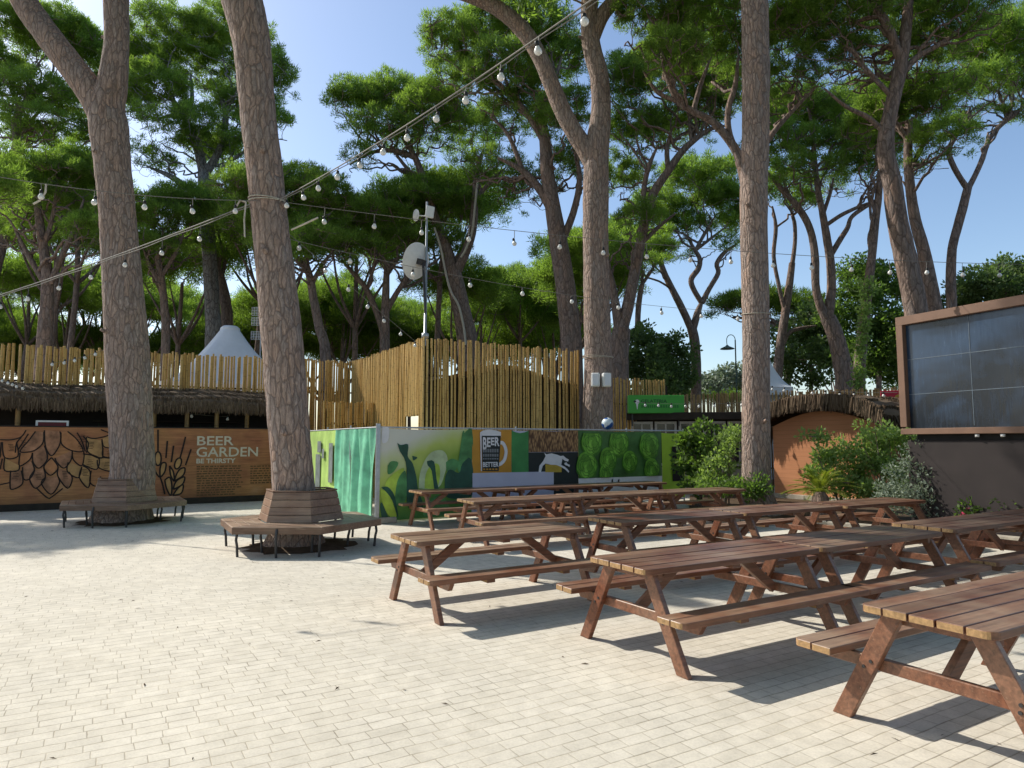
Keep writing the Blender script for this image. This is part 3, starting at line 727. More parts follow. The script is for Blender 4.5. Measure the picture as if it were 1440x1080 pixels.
pine('reddish pine close beside the large leaning pine at the screen corner', 21,
    [(1325, 620, 24), (1322, 520, 22), (1315, 445, 21), (1308, 400, 19), (1298, 350, 17), (1287, 310, 15), (1280, 265, 13), (1277, 220, 12), (1278, 170, 10)],
    [[(1279, 240, 8), (1300, 200, 7), (1320, 165, 5)], [(1278, 200, 8), (1255, 165, 6), (1240, 140, 5)], [(1296, 345, 7), (1286, 280, 6), (1283, 240, 5)]],
    [(1300, 150, 58, 40, 0), (1250, 150, 50, 36, 1), (1330, 195, 46, 26, -1), (1305, 232, 34, 14, 0), (1225, 180, 44, 34, 2)], 35)
pine('slim pine with two wavy bare limbs against the sky above the screen', 25,
    [(1338, 560, 16), (1338, 440, 14), (1337, 390, 13), (1339, 350, 12), (1347, 318, 12), (1355, 288, 12), (1361, 264, 11)],
    [[(1361, 266, 9), (1350, 250, 8), (1340, 232, 8), (1334, 212, 8), (1342, 195, 7), (1354, 175, 6), (1365, 150, 5)], [(1361, 266, 9), (1372, 245, 8), (1382, 222, 8), (1390, 198, 7), (1405, 178, 7), (1428, 160, 6), (1450, 140, 5)]],
    [(1365, 128, 54, 34, 0), (1425, 115, 52, 40, 1), (1395, 70, 56, 44, 0), (1440, 60, 50, 50, 1), (1430, 160, 34, 14, 0), (1360, 165, 34, 12, 1)], 36)
pine('pine with twin stems rising from one leaning base behind the hut', 27,
    [(1190, 545, 28), (1184, 510, 25), (1174, 470, 22), (1164, 446, 21)],
    [[(1163, 450, 15), (1152, 425, 13), (1147, 400, 12), (1146, 360, 12), (1140, 325, 11), (1128, 300, 11), (1112, 280, 9), (1090, 255, 7), (1072, 235, 5)],
     [(1164, 448, 15), (1169, 410, 14), (1168, 370, 13), (1162, 330, 12), (1156, 296, 10), (1150, 265, 9), (1146, 230, 8), (1142, 180, 6), (1136, 150, 5)],
     [(1169, 358, 8), (1182, 336, 8), (1192, 320, 7), (1197, 306, 6), (1212, 294, 6), (1230, 285, 5)], [(1163, 316, 6), (1182, 303, 6), (1205, 292, 5), (1230, 282, 4)], [(1112, 280, 6), (1100, 250, 5)], [(1158, 300, 6), (1168, 270, 5), (1172, 250, 4)]],
    [(1095, 210, 56, 34, 0), (1150, 175, 62, 42, 1), (1205, 205, 56, 38, 0), (1130, 245, 52, 24, -1), (1190, 250, 50, 26, 1), (1215, 160, 50, 42, 2), (1100, 160, 50, 40, 2), (1235, 235, 34, 30, 0)], 37)
pine('slender pine with ivy climbing its lower trunk, left of the screen', 25,
    [(1208, 545, 17), (1212, 480, 15), (1219, 420, 13), (1226, 360, 12), (1231, 310, 11), (1235, 280, 10), (1238, 240, 8)], [], [(1245, 200, 46, 26, 0)], 38)
pine('thin forked pine right beside the roped trunk, a faint tent tip at its foot', 33,
    [(1092, 560, 15), (1096, 500, 13), (1103, 450, 12), (1109, 410, 11), (1114, 370, 9)],
    [[(1104, 440, 7), (1095, 400, 6), (1088, 360, 6), (1091, 320, 6), (1086, 290, 5)], [(1114, 372, 7), (1118, 340, 6), (1117, 312, 6), (1110, 290, 5)], [(1096, 500, 7), (1108, 470, 6), (1125, 462, 5), (1148, 458, 4)]],
    [(1095, 265, 44, 20, 0), (1130, 285, 30, 14, 1)], 39)
pine('bright green low pine crown floating left of the roped trunk', 45,
    [(1105, 560, 12), (1112, 500, 11), (1108, 470, 9), (1085, 450, 7)], [[(1100, 462, 6), (1060, 450, 5), (1030, 446, 4)], [(1112, 490, 7), (1130, 462, 5), (1150, 450, 4)]],
    [(1030, 432, 32, 20, 0), (1075, 428, 38, 24, 1), (1120, 438, 36, 24, 0), (1155, 448, 26, 18, 1)], 40, fol=M['needle_far'], nwid=.05, nlen=.3)

tree('stone_pine', 'low spreading pine at the left edge that shades the far bench', 'pine tree', (-18.6, 19.4, 0),
    [(Vector((-18.6, 19.4, -.1)), .3), (Vector((-18.5, 19.4, 3)), .25), (Vector((-18.2, 19.3, 6)), .2), (Vector((-18, 19.2, 8)), .12)],
    [[(Vector((-18.3, 19.3, 5.5)), .14), (Vector((-17.2, 19, 7)), .1), (Vector((-16.4, 18.8, 8.5)), .05)], [(Vector((-18.3, 19.3, 5)), .14), (Vector((-19.2, 19.5, 7)), .1), (Vector((-20, 19, 8.5)), .05)]],
    [(Vector((-17.2, 18.6, 9)), 1.8, 2.0, 1.1), (Vector((-19, 19.5, 9.6)), 2.0, 2.0, 1.2), (Vector((-16.8, 20.2, 9.6)), 1.6, 1.6, 1.0), (Vector((-18.4, 17.4, 9.4)), 1.7, 1.7, 1.0), (Vector((-20.4, 18, 9)), 1.7, 1.7, 1.0)], 150, rad=.26, dens=26, per=60, nb=2.0, low=-.2)

# pines beyond: five shapes repeated, told apart by nothing
def make_far(seed, hgt, spread, label, group, name='stone_pine', dense=1.0, fol='needle', clear=.55):
    rg = random.Random(seed)
    lean = rg.uniform(-1.2, 1.2); fk = hgt * clear
    tr = [(Vector((0, 0, -.1)), .21), (Vector((lean * .2, 0, hgt * .25)), .18), (Vector((lean * .5, rg.uniform(-.3, .3), fk)), .155), (Vector((lean * .8, 0, hgt * .8)), .1)]
    limbs = []; pads = []
    for i in range(5):
        a = i * 1.26 + rg.uniform(-.3, .3); rr = spread * rg.uniform(.5, .75)
        e = Vector((lean * .6 + rr * math.cos(a), rr * math.sin(a), hgt * rg.uniform(.8, .88)))
        s = tr[2][0]; limbs.append([(s, .12), (s.lerp(e, .45) + Vector((rg.uniform(-.3, .3), rg.uniform(-.3, .3), -.3)), .085), (e, .03)])
        pads.append((e + Vector((0, 0, hgt * .02)), spread * .52, spread * .52, hgt * .1))
    pads.append((Vector((lean * .7, 0, hgt * .9)), spread * .7, spread * .7, hgt * .11))
    return tree(name, label, 'pine tree', (0, 0, 0), tr, limbs, pads, seed, group=group, sides=7, amp=.05, fol=M[fol], dens=7 * dense, per=80, rad=.5, nlen=.28, nwid=.05, nb=1.0, low=-.1, twig=False)
fl = 'one of the many dark pines in the grove far behind the bamboo fences'
fg = 'pines of the far grove'
protos = [make_far(50 + i, 14.5 + i * .7, 3.6 + .35 * (i % 3), fl, fg, clear=.5 + .03 * i) for i in range(5)]
rg = random.Random(77); used = set(); placed = []
def far_ok(px, Y):
    return all((px - q[0]) ** 2 * (Y / F) ** 2 + (Y - q[1]) ** 2 > 9 for q in placed)
cands = []
for px in range(-120, 860, 36):
    for _ in range(2): cands.append((px + rg.uniform(-14, 14), rg.uniform(37, 66)))
for px in (1180, 1330, 1400, 1470, 1540): cands.append((px, rg.uniform(58, 75)))
i = 0
for px, Y in cands:
    if not far_ok(px, Y): continue
    placed.append((px, Y)); p = at(px, 622, Y); k = i % 5
    o = protos[k] if k not in used else copy_tree(protos[k]); used.add(k)
    s = rg.uniform(.85, 1.08) if px < 900 else rg.uniform(.6, .75)
    o.location = (p.x, Y, 0); o.rotation_euler.z = rg.uniform(0, 6.28); o.scale = (s, s, s); i += 1
vg = 'pine of the grove on the near side of the square, outside the photo'
for i, (x, y, k, sx) in enumerate(((-9.5, -.5, 2, 1.8), (-3, -3.5, 3, 1.9), (4, -4, 4, 1.9), (9.5, 2.2, 2, 1.8), (12.5, -6, 3, 1.8), (-11, -10, 4, 1.6), (0, -12, 2, 1.7), (8, -13, 3, 1.6), (-18, 1, 4, 1.1))):  # unseen pines, added so their crowns darken the sky fill
    o = copy_tree(protos[k]); o.location = (x, y, 0); o.rotation_euler.z = i * 1.3; o.scale = (sx, sx, 1.2); tag(o, vg, None, 'pines on the near side of the square')
# low bright canopy behind
yl = 'one of the low rounded bright green pines at the very back of the grove'
yp = [make_far(70 + i, 9.2 + i, 5.0 + i * .5, yl, 'low bright pines at the back', 'stone_pine', 1.3, 'needle_far', .35) for i in range(2)]
i = 0
for px, Y, s in ((-60, 62, 1.1), (20, 60, 1.15), (95, 64, 1.2), (170, 62, 1.15), (240, 60, 1.2), (320, 56, 1.15), (390, 60, 1.25), (455, 54, 1.25), (520, 60, 1.3), (600, 62, 1.2), (680, 60, 1.25), (760, 66, 1.3), (1000, 60, .72), (1040, 66, .8)):
    o = yp[i % 2] if i < 2 else copy_tree(yp[i % 2]); p = at(px, 622, Y)
    o.location = (p.x, Y, 0); o.rotation_euler.z = rg.uniform(0, 6.28); o.scale = (s, s, s); i += 1

def leafy(label, d, px, py_top, pads, seed, fol='leaf', cat='tree', name='leafy_tree', w=10, size=1.0, **kw):
    base = at(px, 622, d); base.z = 0
    ctr = at(px, py_top, d)
    tr = [(base + Vector((0, 0, -.1)), w * d / F / 2), (base.lerp(ctr, .5), w * d / F / 2.5), (ctr, .05)]
    pd = [(at(x, y, d + dd), rx * d / F, rx * d / F, ry * d / F) for x, y, rx, ry, dd in pads]
    kw.setdefault('rad', .014 * d); kw.setdefault('dens', 14 * (25 / d) ** 2)
    return tree(name, label, cat, base, tr, [], pd, seed, fol=M[fol], per=kw.pop('per', 84), nlen=.0062 * d * size, nwid=.0017 * d * size, nb=1.4 * (25 / d) ** 2, leaf=True, up=.1, low=-.95, twig=False, **kw)
leafy('round dark leafy tree behind the green gelateria sign', 34, 925, 500, [(905, 500, 40, 38, 0), (945, 500, 34, 34, 1), (925, 540, 46, 32, -1), (900, 475, 26, 18, 1), (955, 530, 22, 30, 0)], 81, 'leaf_dark')
leafy('tall bright leafy tree behind the hut, left of the screen', 31, 1235, 440, [(1195, 430, 40, 36, 0), (1240, 400, 46, 36, 1), (1265, 470, 36, 40, -1), (1225, 490, 44, 40, 0), (1250, 520, 40, 30, 1), (1205, 385, 30, 26, 2)], 82)
leafy('dark leafy tree behind the low thatched hut ridge', 36, 1140, 500, [(1130, 510, 44, 34, 0), (1165, 480, 36, 34, 1), (1115, 470, 34, 28, 2), (1150, 440, 30, 24, 1)], 83, 'leaf_dark')
leafy('dark leafy tree showing above the right end of the screen', 30, 1415, 410, [(1385, 405, 44, 30, 0), (1430, 390, 46, 36, 1), (1350, 430, 30, 26, 1), (1460, 420, 50, 50, 0)], 84, 'leaf_dark')
leafy('hazy small tree under the street lamp', 52, 1010, 540, [(1000, 536, 22, 16, 0), (1030, 530, 22, 18, 1)], 85, 'leaf_silver')
# ivy on the slender pine
bpts = [(1208, 540), (1210, 510), (1212, 485), (1214, 460), (1218, 430), (1221, 405)]
C = []; rs = np.random.RandomState(4)
for x, y in bpts:
    for _ in range(9): C.append(tuple(at(x + rs.uniform(-7, 4), y + rs.uniform(-14, 14), 24.7)))
V, Fa = needle_cloud(np.array(C) , rs, 22, .22, .13, .05, .1, True)
tag(link('ivy', np_mesh(V, Fa), M['leaf_light']), 'pale green ivy wrapped round the slender trunk left of the screen', 'ivy')

# ------------------------------------------------------------------ flat artwork helpers
class Art:
    """flat shapes laid on an upright board; o = origin at its foot, ud along it, nd towards the viewer"""
    def __init__(s, o, ud, nd): s.o, s.u, s.n = Vector(o), Vector(ud), Vector(nd)
    def uz(s, px, py):
        p = hit(px, py, s.o, s.n) - s.o
        return (p.dot(s.u), p.z)
    def T(s, x, y, z): return Vector((x, z, y))      # board-local: x along, -y towards viewer, z up
    def poly(s, b, pts, lay, mi): b.add([(x, -lay, z) for x, z in pts], [list(range(len(pts)))], mi)
    def stroke(s, b, pts, w, lay, mi, curve=True):
        P_ = [Vector((x, z)) for x, z in pts]
        if curve and len(P_) > 2:
            q, _ = smooth_path([Vector((p.x, 0, p.y)) for p in P_], [1] * len(P_), 5); P_ = [Vector((p.x, p.z)) for p in q]
        L, Rr = [], []
        for i, p in enumerate(P_):
            d = P_[min(i + 1, len(P_) - 1)] - P_[max(i - 1, 0)]
            if d.length < 1e-6: d = Vector((1, 0))
            d.normalize(); nn = Vector((-d.y, d.x)) * w / 2
            L.append(p + nn); Rr.append(p - nn)
        n = len(P_); vs = [(p.x, -lay, p.y) for p in L + Rr]
        b.add(vs, [(i, i + 1, n + i + 1, n + i) for i in range(n - 1)], mi)

def text_into(b, txt, x, z, h, lay, mi, width=None, bold=0.0, shear=0.0, spacing=1.0):
    """lettering as flat mesh; x,z lower left corner in the board plane, h = capital height"""
    cu = bpy.data.curves.new('t', 'FONT'); cu.body = txt; cu.size = 1; cu.offset = bold; cu.shear = shear; cu.space_character = spacing; cu.resolution_u = 3
    o = bpy.data.objects.new('t', cu); COL.objects.link(o)
    bpy.context.view_layer.update()
    me = bpy.data.meshes.new_from_object(o.evaluated_get(bpy.context.evaluated_depsgraph_get()))
    vs = [v.co.copy() for v in me.vertices]; fs = [list(p.vertices) for p in me.polygons]
    bpy.data.objects.remove(o); bpy.data.curves.remove(cu); bpy.data.meshes.remove(me)
    x0 = min(v.x for v in vs); x1 = max(v.x for v in vs); y0 = 0.0; y1 = max(v.y for v in vs)
    sy = h / (y1 - y0); sx = sy if width is None else width / (x1 - x0)
    b.add([(x + (v.x - x0) * sx, -lay, z + v.y * sy) for v in vs], fs, mi)

def board(name, label, cat, o, ud, group=None):
    return thing(name, label, cat, o, math.atan2(ud.y, ud.x), group)

# ------------------------------------------------------------------ beer garden wall
def mural_mat():
    t = NT('painted_boards'); v = t.coord()
    n1 = t.noise(v, .9, 4, .6); n2 = t.noise(t.coord((1.2, 8, 14)), 1.4, 5, .65, .5)
    col = t.ramp(n1, [(.25, (.27, .09, .05)), (.45, (.4, .17, .075)), (.6, (.47, .22, .085)), (.75, (.52, .28, .14))])
    col = t.mix(1.0, col, t.ramp(n2, [(.25, .6), (.7, 1.15)]), 'MULTIPLY')
    sx = t.n('ShaderNodeSeparateXYZ'); t.l(v, sx.inputs[0])
    fr = t.math('FRACT', t.math('DIVIDE', sx.outputs[2], .355))
    seam = t.ramp(fr, [(.0, .35), (.025, 1.0)])
    col = t.mix(1.0, col, seam, 'MULTIPLY')
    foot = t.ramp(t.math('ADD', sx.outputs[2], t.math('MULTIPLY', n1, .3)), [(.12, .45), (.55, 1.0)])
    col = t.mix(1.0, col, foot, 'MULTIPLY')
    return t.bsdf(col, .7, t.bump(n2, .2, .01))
M['mural'] = mural_mat()
M['ink'] = plain('dark_brown_paint', (.018, .01, .007), .7, .3, 8)
M['cream'] = plain('cream_lettering', (.62, .56, .45), .6, .1, 10)
M['fine_print'] = plain('brown_small_print', (.12, .07, .03), .7, .3, 20)
M['hop_tint'] = plain('plum_paint', (.34, .165, .09), .7, .6, 4)
M['hop_orange'] = plain('rust_paint', (.43, .19, .08), .7, .35, 4)
M['hop_ochre'] = plain('ochre_paint', (.44, .25, .1), .7, .35, 4)
WO = Vector((-9.05, 19.1, 0)); A = Art(WO, UD, -VD)
wall = board('painted_wall', 'long low wooden wall painted with a hop cone and the words BEER GARDEN', 'wall', WO, UD)
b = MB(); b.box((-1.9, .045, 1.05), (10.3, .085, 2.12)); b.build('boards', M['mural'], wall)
b = MB(); b.box((-1.9, .05, 2.125), (10.34, .13, .035)); b.build('top_rail', M['dark_wood'], wall, .004)
b = MB(); b.box((-1.9, -.012, .09), (10.3, .03, .17)); b.build('skirting', M['dark_wood'], wall, .004)
hop = [(375, 150, 385, 290, 435, 365, 495, 290, 515, 210, 505, 160), (370, 165, 360, 260, 280, 325, 170, 330, 240, 240, 300, 160), (515, 170, 520, 265, 600, 320, 700, 325, 650, 230, 570, 160),
 (275, 340, 280, 420, 330, 470, 400, 390, 375, 280), (435, 380, 370, 460, 425, 530, 490, 465, 435, 380), (465, 385, 480, 420, 540, 470, 600, 400, 610, 320), (610, 330, 620, 400, 690, 450, 710, 360, 700, 325),
 (170, 340, 165, 450, 250, 400, 275, 340), (190, 460, 200, 560, 250, 560, 290, 490, 270, 410), (575, 420, 570, 500, 660, 550, 690, 460), (490, 470, 490, 540, 570, 640, 610, 560, 580, 500), (290, 490, 250, 560, 300, 640, 380, 560, 370, 470),
 (385, 545, 350, 600, 430, 690, 500, 600, 490, 540), (310, 640, 400, 720, 440, 710, 530, 640), (700, 350, 830, 380, 815, 480, 700, 440), (690, 460, 670, 550, 745, 635, 760, 500, 700, 450), (770, 490, 760, 590, 820, 620, 850, 540),
 (830, 380, 980, 400, 980, 500, 840, 470, 820, 400), (730, 210, 740, 330, 860, 385, 860, 240), (730, 205, 800, 220, 930, 185, 850, 145), (860, 225, 880, 290, 970, 290, 930, 190), (870, 300, 870, 370, 975, 385), (650, 170, 690, 240, 720, 330), (700, 200, 745, 260, 730, 340),
 (0, 230, 100, 230, 180, 205, 220, 150), (10, 250, 0, 380), (140, 250, 150, 370, 40, 380, 20, 250), (40, 385, 40, 490, 150, 490, 165, 450), (90, 490, 85, 600, 100, 650, 190, 600, 180, 490), (0, 610, 90, 590), (0, 480, 20, 390), (180, 210, 140, 260, 130, 340), (240, 180, 150, 320)]
CR = lambda x, y: A.uz(0 + x / 6, 580 + y / 6)
b = MB()
fills = [0, 1, 2, 3, 4, 5, 7, 8, 9, 10, 11, 12, 14, 15, 17, 18, 20, 26, 27, 28]
for i in fills:
    p = hop[i]; pts = [CR(p[k], p[k + 1]) for k in range(0, len(p), 2)]
    mi = {4: 2, 2: 2, 17: 3, 14: 3, 15: 3, 27: 3, 7: 2, 26: 2}.get(i, 1 if p[0] < 560 and i not in (18, 20) else 3)
    A.poly(b, pts, .006, mi)
for p in hop:
    A.stroke(b, [CR(p[k], p[k + 1]) for k in range(0, len(p), 2)], .031, .010, 0)
# short hatching inside the outer scales
rg = random.Random(9)
for cx, cy in ((200, 240), (700, 190), (770, 250), (760, 400), (930, 320), (900, 420), (720, 480), (100, 270), (130, 500), (550, 500), (330, 510), (690, 250)):
    for k in range(5):
        y = cy + k * 13; A.stroke(b, [CR(cx - rg.uniform(15, 32), y), CR(cx + rg.uniform(10, 30), y + 2)], .012, .012, 0, False)
b.build('hop_painting', [M['ink'], M['hop_tint'], M['hop_orange'], M['hop_ochre']], wall)
CR = lambda x, y: A.uz(200 + x / 6, 580 + y / 6)
b = MB()
def ell(cx, cy, rx, ry, tilt=0):
    o = []
    for k in range(13):
        a = 2 * math.pi * k / 12; x, y = rx * math.cos(a), ry * math.sin(a); o += [cx + x * math.cos(tilt) - y * math.sin(tilt), cy + x * math.sin(tilt) + y * math.cos(tilt)]
    return o
barley = [(133, 145, 133, 325), ell(133, 390, 27, 58), (212, 240, 200, 385), (265, 280, 245, 420), (365, 205, 342, 300, 320, 380), (412, 310, 365, 445), (102, 450, 115, 505, 150, 545, 190, 500, 200, 430, 165, 430, 150, 480, 150, 545),
 ell(302, 430, 26, 48, .35), (230, 450, 240, 530, 270, 580, 262, 500, 230, 450), (270, 580, 345, 530, 360, 470, 320, 478, 290, 520, 270, 580), (262, 650, 340, 605, 357, 545, 305, 565, 275, 600, 262, 650), (258, 700, 330, 680, 345, 610, 300, 640, 258, 700),
 (190, 570, 232, 548, 250, 620, 240, 700, 205, 640, 190, 570), (150, 545, 170, 600, 190, 690)]
for p in barley:
    pts = [CR(p[k], p[k + 1]) for k in range(0, len(p), 2)]
    if len(pts) > 4: A.poly(b, pts[:-1] if (Vector(pts[0]) - Vector(pts[-1])).length < .03 else pts, .006, 1)
    A.stroke(b, pts, .042, .010, 0)
b.build('barley_painting', [M['ink'], M['hop_ochre']], wall)
b = MB(); x0, z0 = A.uz(277, 626); x1, _ = A.uz(328.5, 626)
_, zt = A.uz(277, 613.3); text_into(b, 'BEER', x0, z0, zt - z0, .006, 0, x1 - x0, .012)
x0, z0 = A.uz(276, 642.3); x1, _ = A.uz(362.5, 642); _, zt = A.uz(277, 628.8); text_into(b, 'GARDEN', x0, z0, zt - z0, .006, 0, x1 - x0, .012)
x0, z0 = A.uz(276, 651.5); x1, _ = A.uz(331, 651); _, zt = A.uz(277, 645); text_into(b, 'BE THIRSTY', x0, z0, zt - z0, .006, 0, x1 - x0, .03)
b.build('lettering', M['cream'], wall)
b = MB(); rg = random.Random(3)
for c0, c1, n, y0 in ((276.5, 339, 13, 656), (352, 402, 8, 655.5)):
    for k in range(n):
        if c0 < 300 and k in (6,): pass
        yy = y0 + k * 3.35; x, z = A.uz(c0, yy); xe_, _ = A.uz(c1 - rg.uniform(0, 6) - (8 if k > 9 else 0), yy)
        while x < xe_:
            wd = rg.uniform(.04, .13); A.poly(b, [(x, z - .022), (x + wd, z - .022), (x + wd, z + .012), (x, z + .012)], .006, 0); x += wd + .028
b.build('small_print', M['fine_print'], wall)

# ------------------------------------------------------------------ poster fence
def leaf_panel_mat():
    t = NT('printed_leaf_picture'); v = t.coord(); sx = t.n('ShaderNodeSeparateXYZ'); t.l(v, sx.inputs[0])
    n = t.noise(v, 1.1, 3, .5)
    g = t.math('ADD', t.math('ADD', t.math('MULTIPLY', sx.outputs[2], .42), t.math('MULTIPLY', sx.outputs[0], -.2)), t.math('MULTIPLY', n, .5))
    col = t.ramp(g, [(.15, (.08, .24, .05)), (.42, (.26, .4, .05)), (.62, (.5, .6, .13)), (.85, (.68, .68, .58))])
    return t.bsdf(col, .5, None, .35)
def hops_photo_mat():
    t = NT('printed_green_cones'); v = t.coord((1, 1, 1))
    vo = t.n('ShaderNodeTexVoronoi', feature='F1'); t.l(v, vo.inputs['Vector']); vo.inputs['Scale'].default_value = 1.75; vo.inputs['Randomness'].default_value = .75
    rings = t.math('SINE', t.math('ADD', t.math('MULTIPLY', vo.outputs['Distance'], 34.0), t.math('MULTIPLY', t.noise(v, 7, 3), 9.0)))
    shade = t.ramp(vo.outputs['Distance'], [(.0, 1.0), (.42, .55), (.6, .08)])
    col = t.mix(t.math('MULTIPLY_ADD', rings, .3, .5, clamp=True), (.05, .17, .015), (.2, .4, .05))
    col = t.mix(1.0, col, shade, 'MULTIPLY')
    return t.bsdf(col, .5, None, .35)
def grain_photo_mat():
    t = NT('printed_grain'); v = t.coord((26, 26, 9), (0, .6, 0))
    vo = t.n('ShaderNodeTexVoronoi', feature='F1'); t.l(v, vo.inputs['Vector']); vo.inputs['Scale'].default_value = .9
    return t.bsdf(t.mix(t.ramp(vo.outputs['Distance'], [(.1, 0.0), (.7, 1.0)]), (.5, .3, .13), (.1, .045, .02)), .5, None, .35)
M['leafpic'] = leaf_panel_mat(); M['hopspic'] = hops_photo_mat(); M['grainpic'] = grain_photo_mat()
M['pg_dark'] = plain('print_dark_green', (0.0204, 0.085, 0.051), .5, .4, 3)
M['pg_mid'] = plain('print_mid_green', (0.08, 0.256, 0.08), .5, .5, 3)
M['pg_lime'] = plain('print_lime', (0.416, 0.572, 0.065), .5, .35, 3)
M['pg_pale'] = plain('print_pale_green', (0.525, 0.625, 0.35), .5, .25, 3)
M['p_orange'] = plain('print_orange', (0.567, 0.27, 0.027), .5, .12, 2)
M['p_green'] = plain('print_green', (0.048, 0.24, 0.064), .5, .25, 2)
M['p_navy'] = plain('print_black', (.012, .02, .02), .5, .2, 3)
M['p_lav'] = plain('print_pale_lavender', (0.5, 0.5, 0.625), .5, .06, 2)
M['p_white'] = plain('print_white', (0.744, 0.744, 0.756), .5, .06, 4)
M['p_yellow'] = plain('print_beer_yellow', (.5, .34, .04), .5, .2, 6)
M['p_lime'] = plain('print_bright_lime', (0.378, 0.588, 0.021), .5, .15, 1.5)
M['p_grey'] = plain('print_mid_grey', (.2, .21, .22), .5, .2, 20)
FO = Vector((-2.85, 14.5, 0)); A = Art(FO, UD, -VD); TOPZ = 2.04
fence = board('site_fence', 'long temporary mesh fence hung with green beer posters behind the tables', 'fence', FO, UD)
tx = [A.uz(x, 640)[0] for x in (536, 663.5, 719, 743, 812.5, 930, 962)]
b = MB()
for x in [0.0, 3.45, 6.9, tx[6]]: b.tube([(x, .03, 0), (x, .03, TOPZ + .06)], .022, 8)
b.tube([(0, .03, TOPZ), (tx[6], .03, TOPZ)], .02, 8); b.tube([(0, .03, .15), (tx[6], .03, .15)], .018, 8)
b.build('frame', M['metal_grey'], fence)
b = MB(); b.box((-.02, -.01, 1.06), (.09, .05, 2.12)); b.build('corner_post', M['metal_grey'], fence, .004)
for x in (0.1, 3.45, 6.9): b = MB(); b.box((x, .03, .065), (.62, .22, .13)); b.build('foot_block', M['stone'], fence, .02)
def sheet(b, x0, x1, z0, z1, lay, mi, nx=10, sag=.02, seed=0):
    vs = []; nz = 6
    for j in range(nz + 1):
        for i in range(nx + 1):
            x = x0 + (x1 - x0) * i / nx; z = z0 + (z1 - z0) * j / nz
            vs.append((x, -lay - .012 * math.sin(i * 1.9 + seed + j * .6) * .5, z - (sag * math.sin(math.pi * i / nx) if j == nz else 0)))
    b.add(vs, [(j * (nx + 1) + i, j * (nx + 1) + i + 1, (j + 1) * (nx + 1) + i + 1, (j + 1) * (nx + 1) + i) for j in range(nz) for i in range(nx)], mi, True)
b = MB(); sheet(b, tx[0] - .03, tx[1], .06, 2.02, .0, 0)
CR = lambda x, y: A.uz(430 + x / 6, 580 + y / 6)
def art(pts, mi, lay=.012):
    q = [CR(pts[k], pts[k + 1]) for k in range(0, len(pts), 2)]
    q, _ = smooth_path([Vector((x, 0, z)) for x, z in q + [q[0]]], [1] * (len(q) + 1), 3)
    A.poly(b, [(p.x, max(.07, p.z)) for p in q[:-1]], lay, mi)
art((645, 125, 700, 130, 690, 240, 640, 250), 4, .013)
art((950, 640, 960, 520, 1000, 410, 1060, 335, 1150, 320, 1195, 390, 1170, 520, 1110, 640), 3, .013)
art((1000, 640, 1010, 520, 1060, 440, 1120, 440, 1130, 540, 1100, 640), 2, .015)
art((690, 450, 720, 412, 780, 425, 740, 500, 690, 520), 1, .014)
art((745, 760, 770, 580, 830, 490, 850, 560, 850, 700, 800, 800), 1, .015)
art((660, 640, 690, 560, 790, 480, 830, 480, 770, 600, 745, 760, 700, 760), 2, .014)
art((770, 255, 800, 275, 862, 270, 858, 370, 900, 430, 930, 540, 945, 650, 990, 800, 860, 800, 850, 600, 840, 420, 790, 325), 0, .017)
art((895, 365, 940, 380, 905, 405), 0, .017)
art((1020, 410, 1080, 415, 1100, 560, 1120, 660, 1085, 660, 1060, 495, 1025, 445), 0, .018)
art((1170, 660, 1175, 540, 1215, 480, 1290, 510, 1320, 430, 1395, 395, 1400, 700, 1200, 720), 0, .016)
art((1275, 480, 1300, 300, 1320, 170, 1335, 170, 1325, 320, 1300, 500), 1, .018)
art((1180, 420, 1230, 390, 1290, 420, 1250, 500, 1190, 500), 1, .015)
art((1330, 180, 1400, 140, 1400, 400, 1310, 440), 1, .014)
art((630, 650, 690, 680, 760, 850, 745, 890, 690, 860, 640, 740), 2, .020)
art((632, 632, 690, 628, 745, 700, 775, 850, 770, 880, 725, 740, 670, 665), 0, .021)
art((690, 880, 640, 760, 625, 800, 650, 920, 700, 920), 0, .019)
art((1000, 800, 1100, 700, 1200, 760, 1180, 860, 1000, 880), 1, .014)
b.build('leaf_poster', [M['leafpic'], M['pg_dark'], M['pg_mid'], M['pg_lime'], M['pg_pale'], M['p_white']][0:1] + [M['pg_mid'], M['pg_lime'], M['pg_pale'], M['p_white'], M['pg_dark']], fence)
o = fence.children[-1]
# art index 0 is the dark leaf green drawn over the picture
for p in o.data.polygons:
    if p.index >= 60 and p.material_index == 0: p.material_index = 5
b = MB()
zb = lambda py, x=690: A.uz(x, py)[1]
A.poly(b, [(tx[1], .07), (tx[4], .07), (tx[4], 2.0), (tx[1], 2.0)], .0, 6)
sheet(b, tx[1], tx[2], zb(665), 2.02, .010, 1, 5, .03); sheet(b, tx[2], tx[3], zb(664, 730), 2.0, .010, 2, 4, .06, 2)
sheet(b, tx[3], tx[4], zb(635.5, 780), 2.02, .010, 3, 6, .03, 1); sheet(b, tx[3], tx[4], .07, zb(636, 780), .010, 0, 6, 0, 1)
x9 = A.uz(778, 670)[0]
A.poly(b, [(tx[1] + .01, .25), (x9, .25), (x9, zb(664.5, 720)), (tx[1] + .01, zb(664.5))], .022, 4)
CR = lambda x, y: A.uz(650 + x / 8, 580 + y / 8)
def poly8(pts, mi, lay): A.poly(b, [CR(pts[k], pts[k + 1]) for k in range(0, len(pts), 2)], lay, mi)
poly8((195, 225, 225, 205, 290, 190, 360, 200, 430, 220, 432, 275, 195, 275), 5, .024)
poly8((196, 262, 212, 262, 216, 660, 205, 660), 5, .024)
A.stroke(b, [CR(*p) for p in ((415, 340), (450, 345), (478, 390), (487, 450), (470, 530), (430, 575), (405, 585))], .085, .024, 5)
poly8((215, 262, 428, 262, 404, 658, 222, 658), 0, .027)
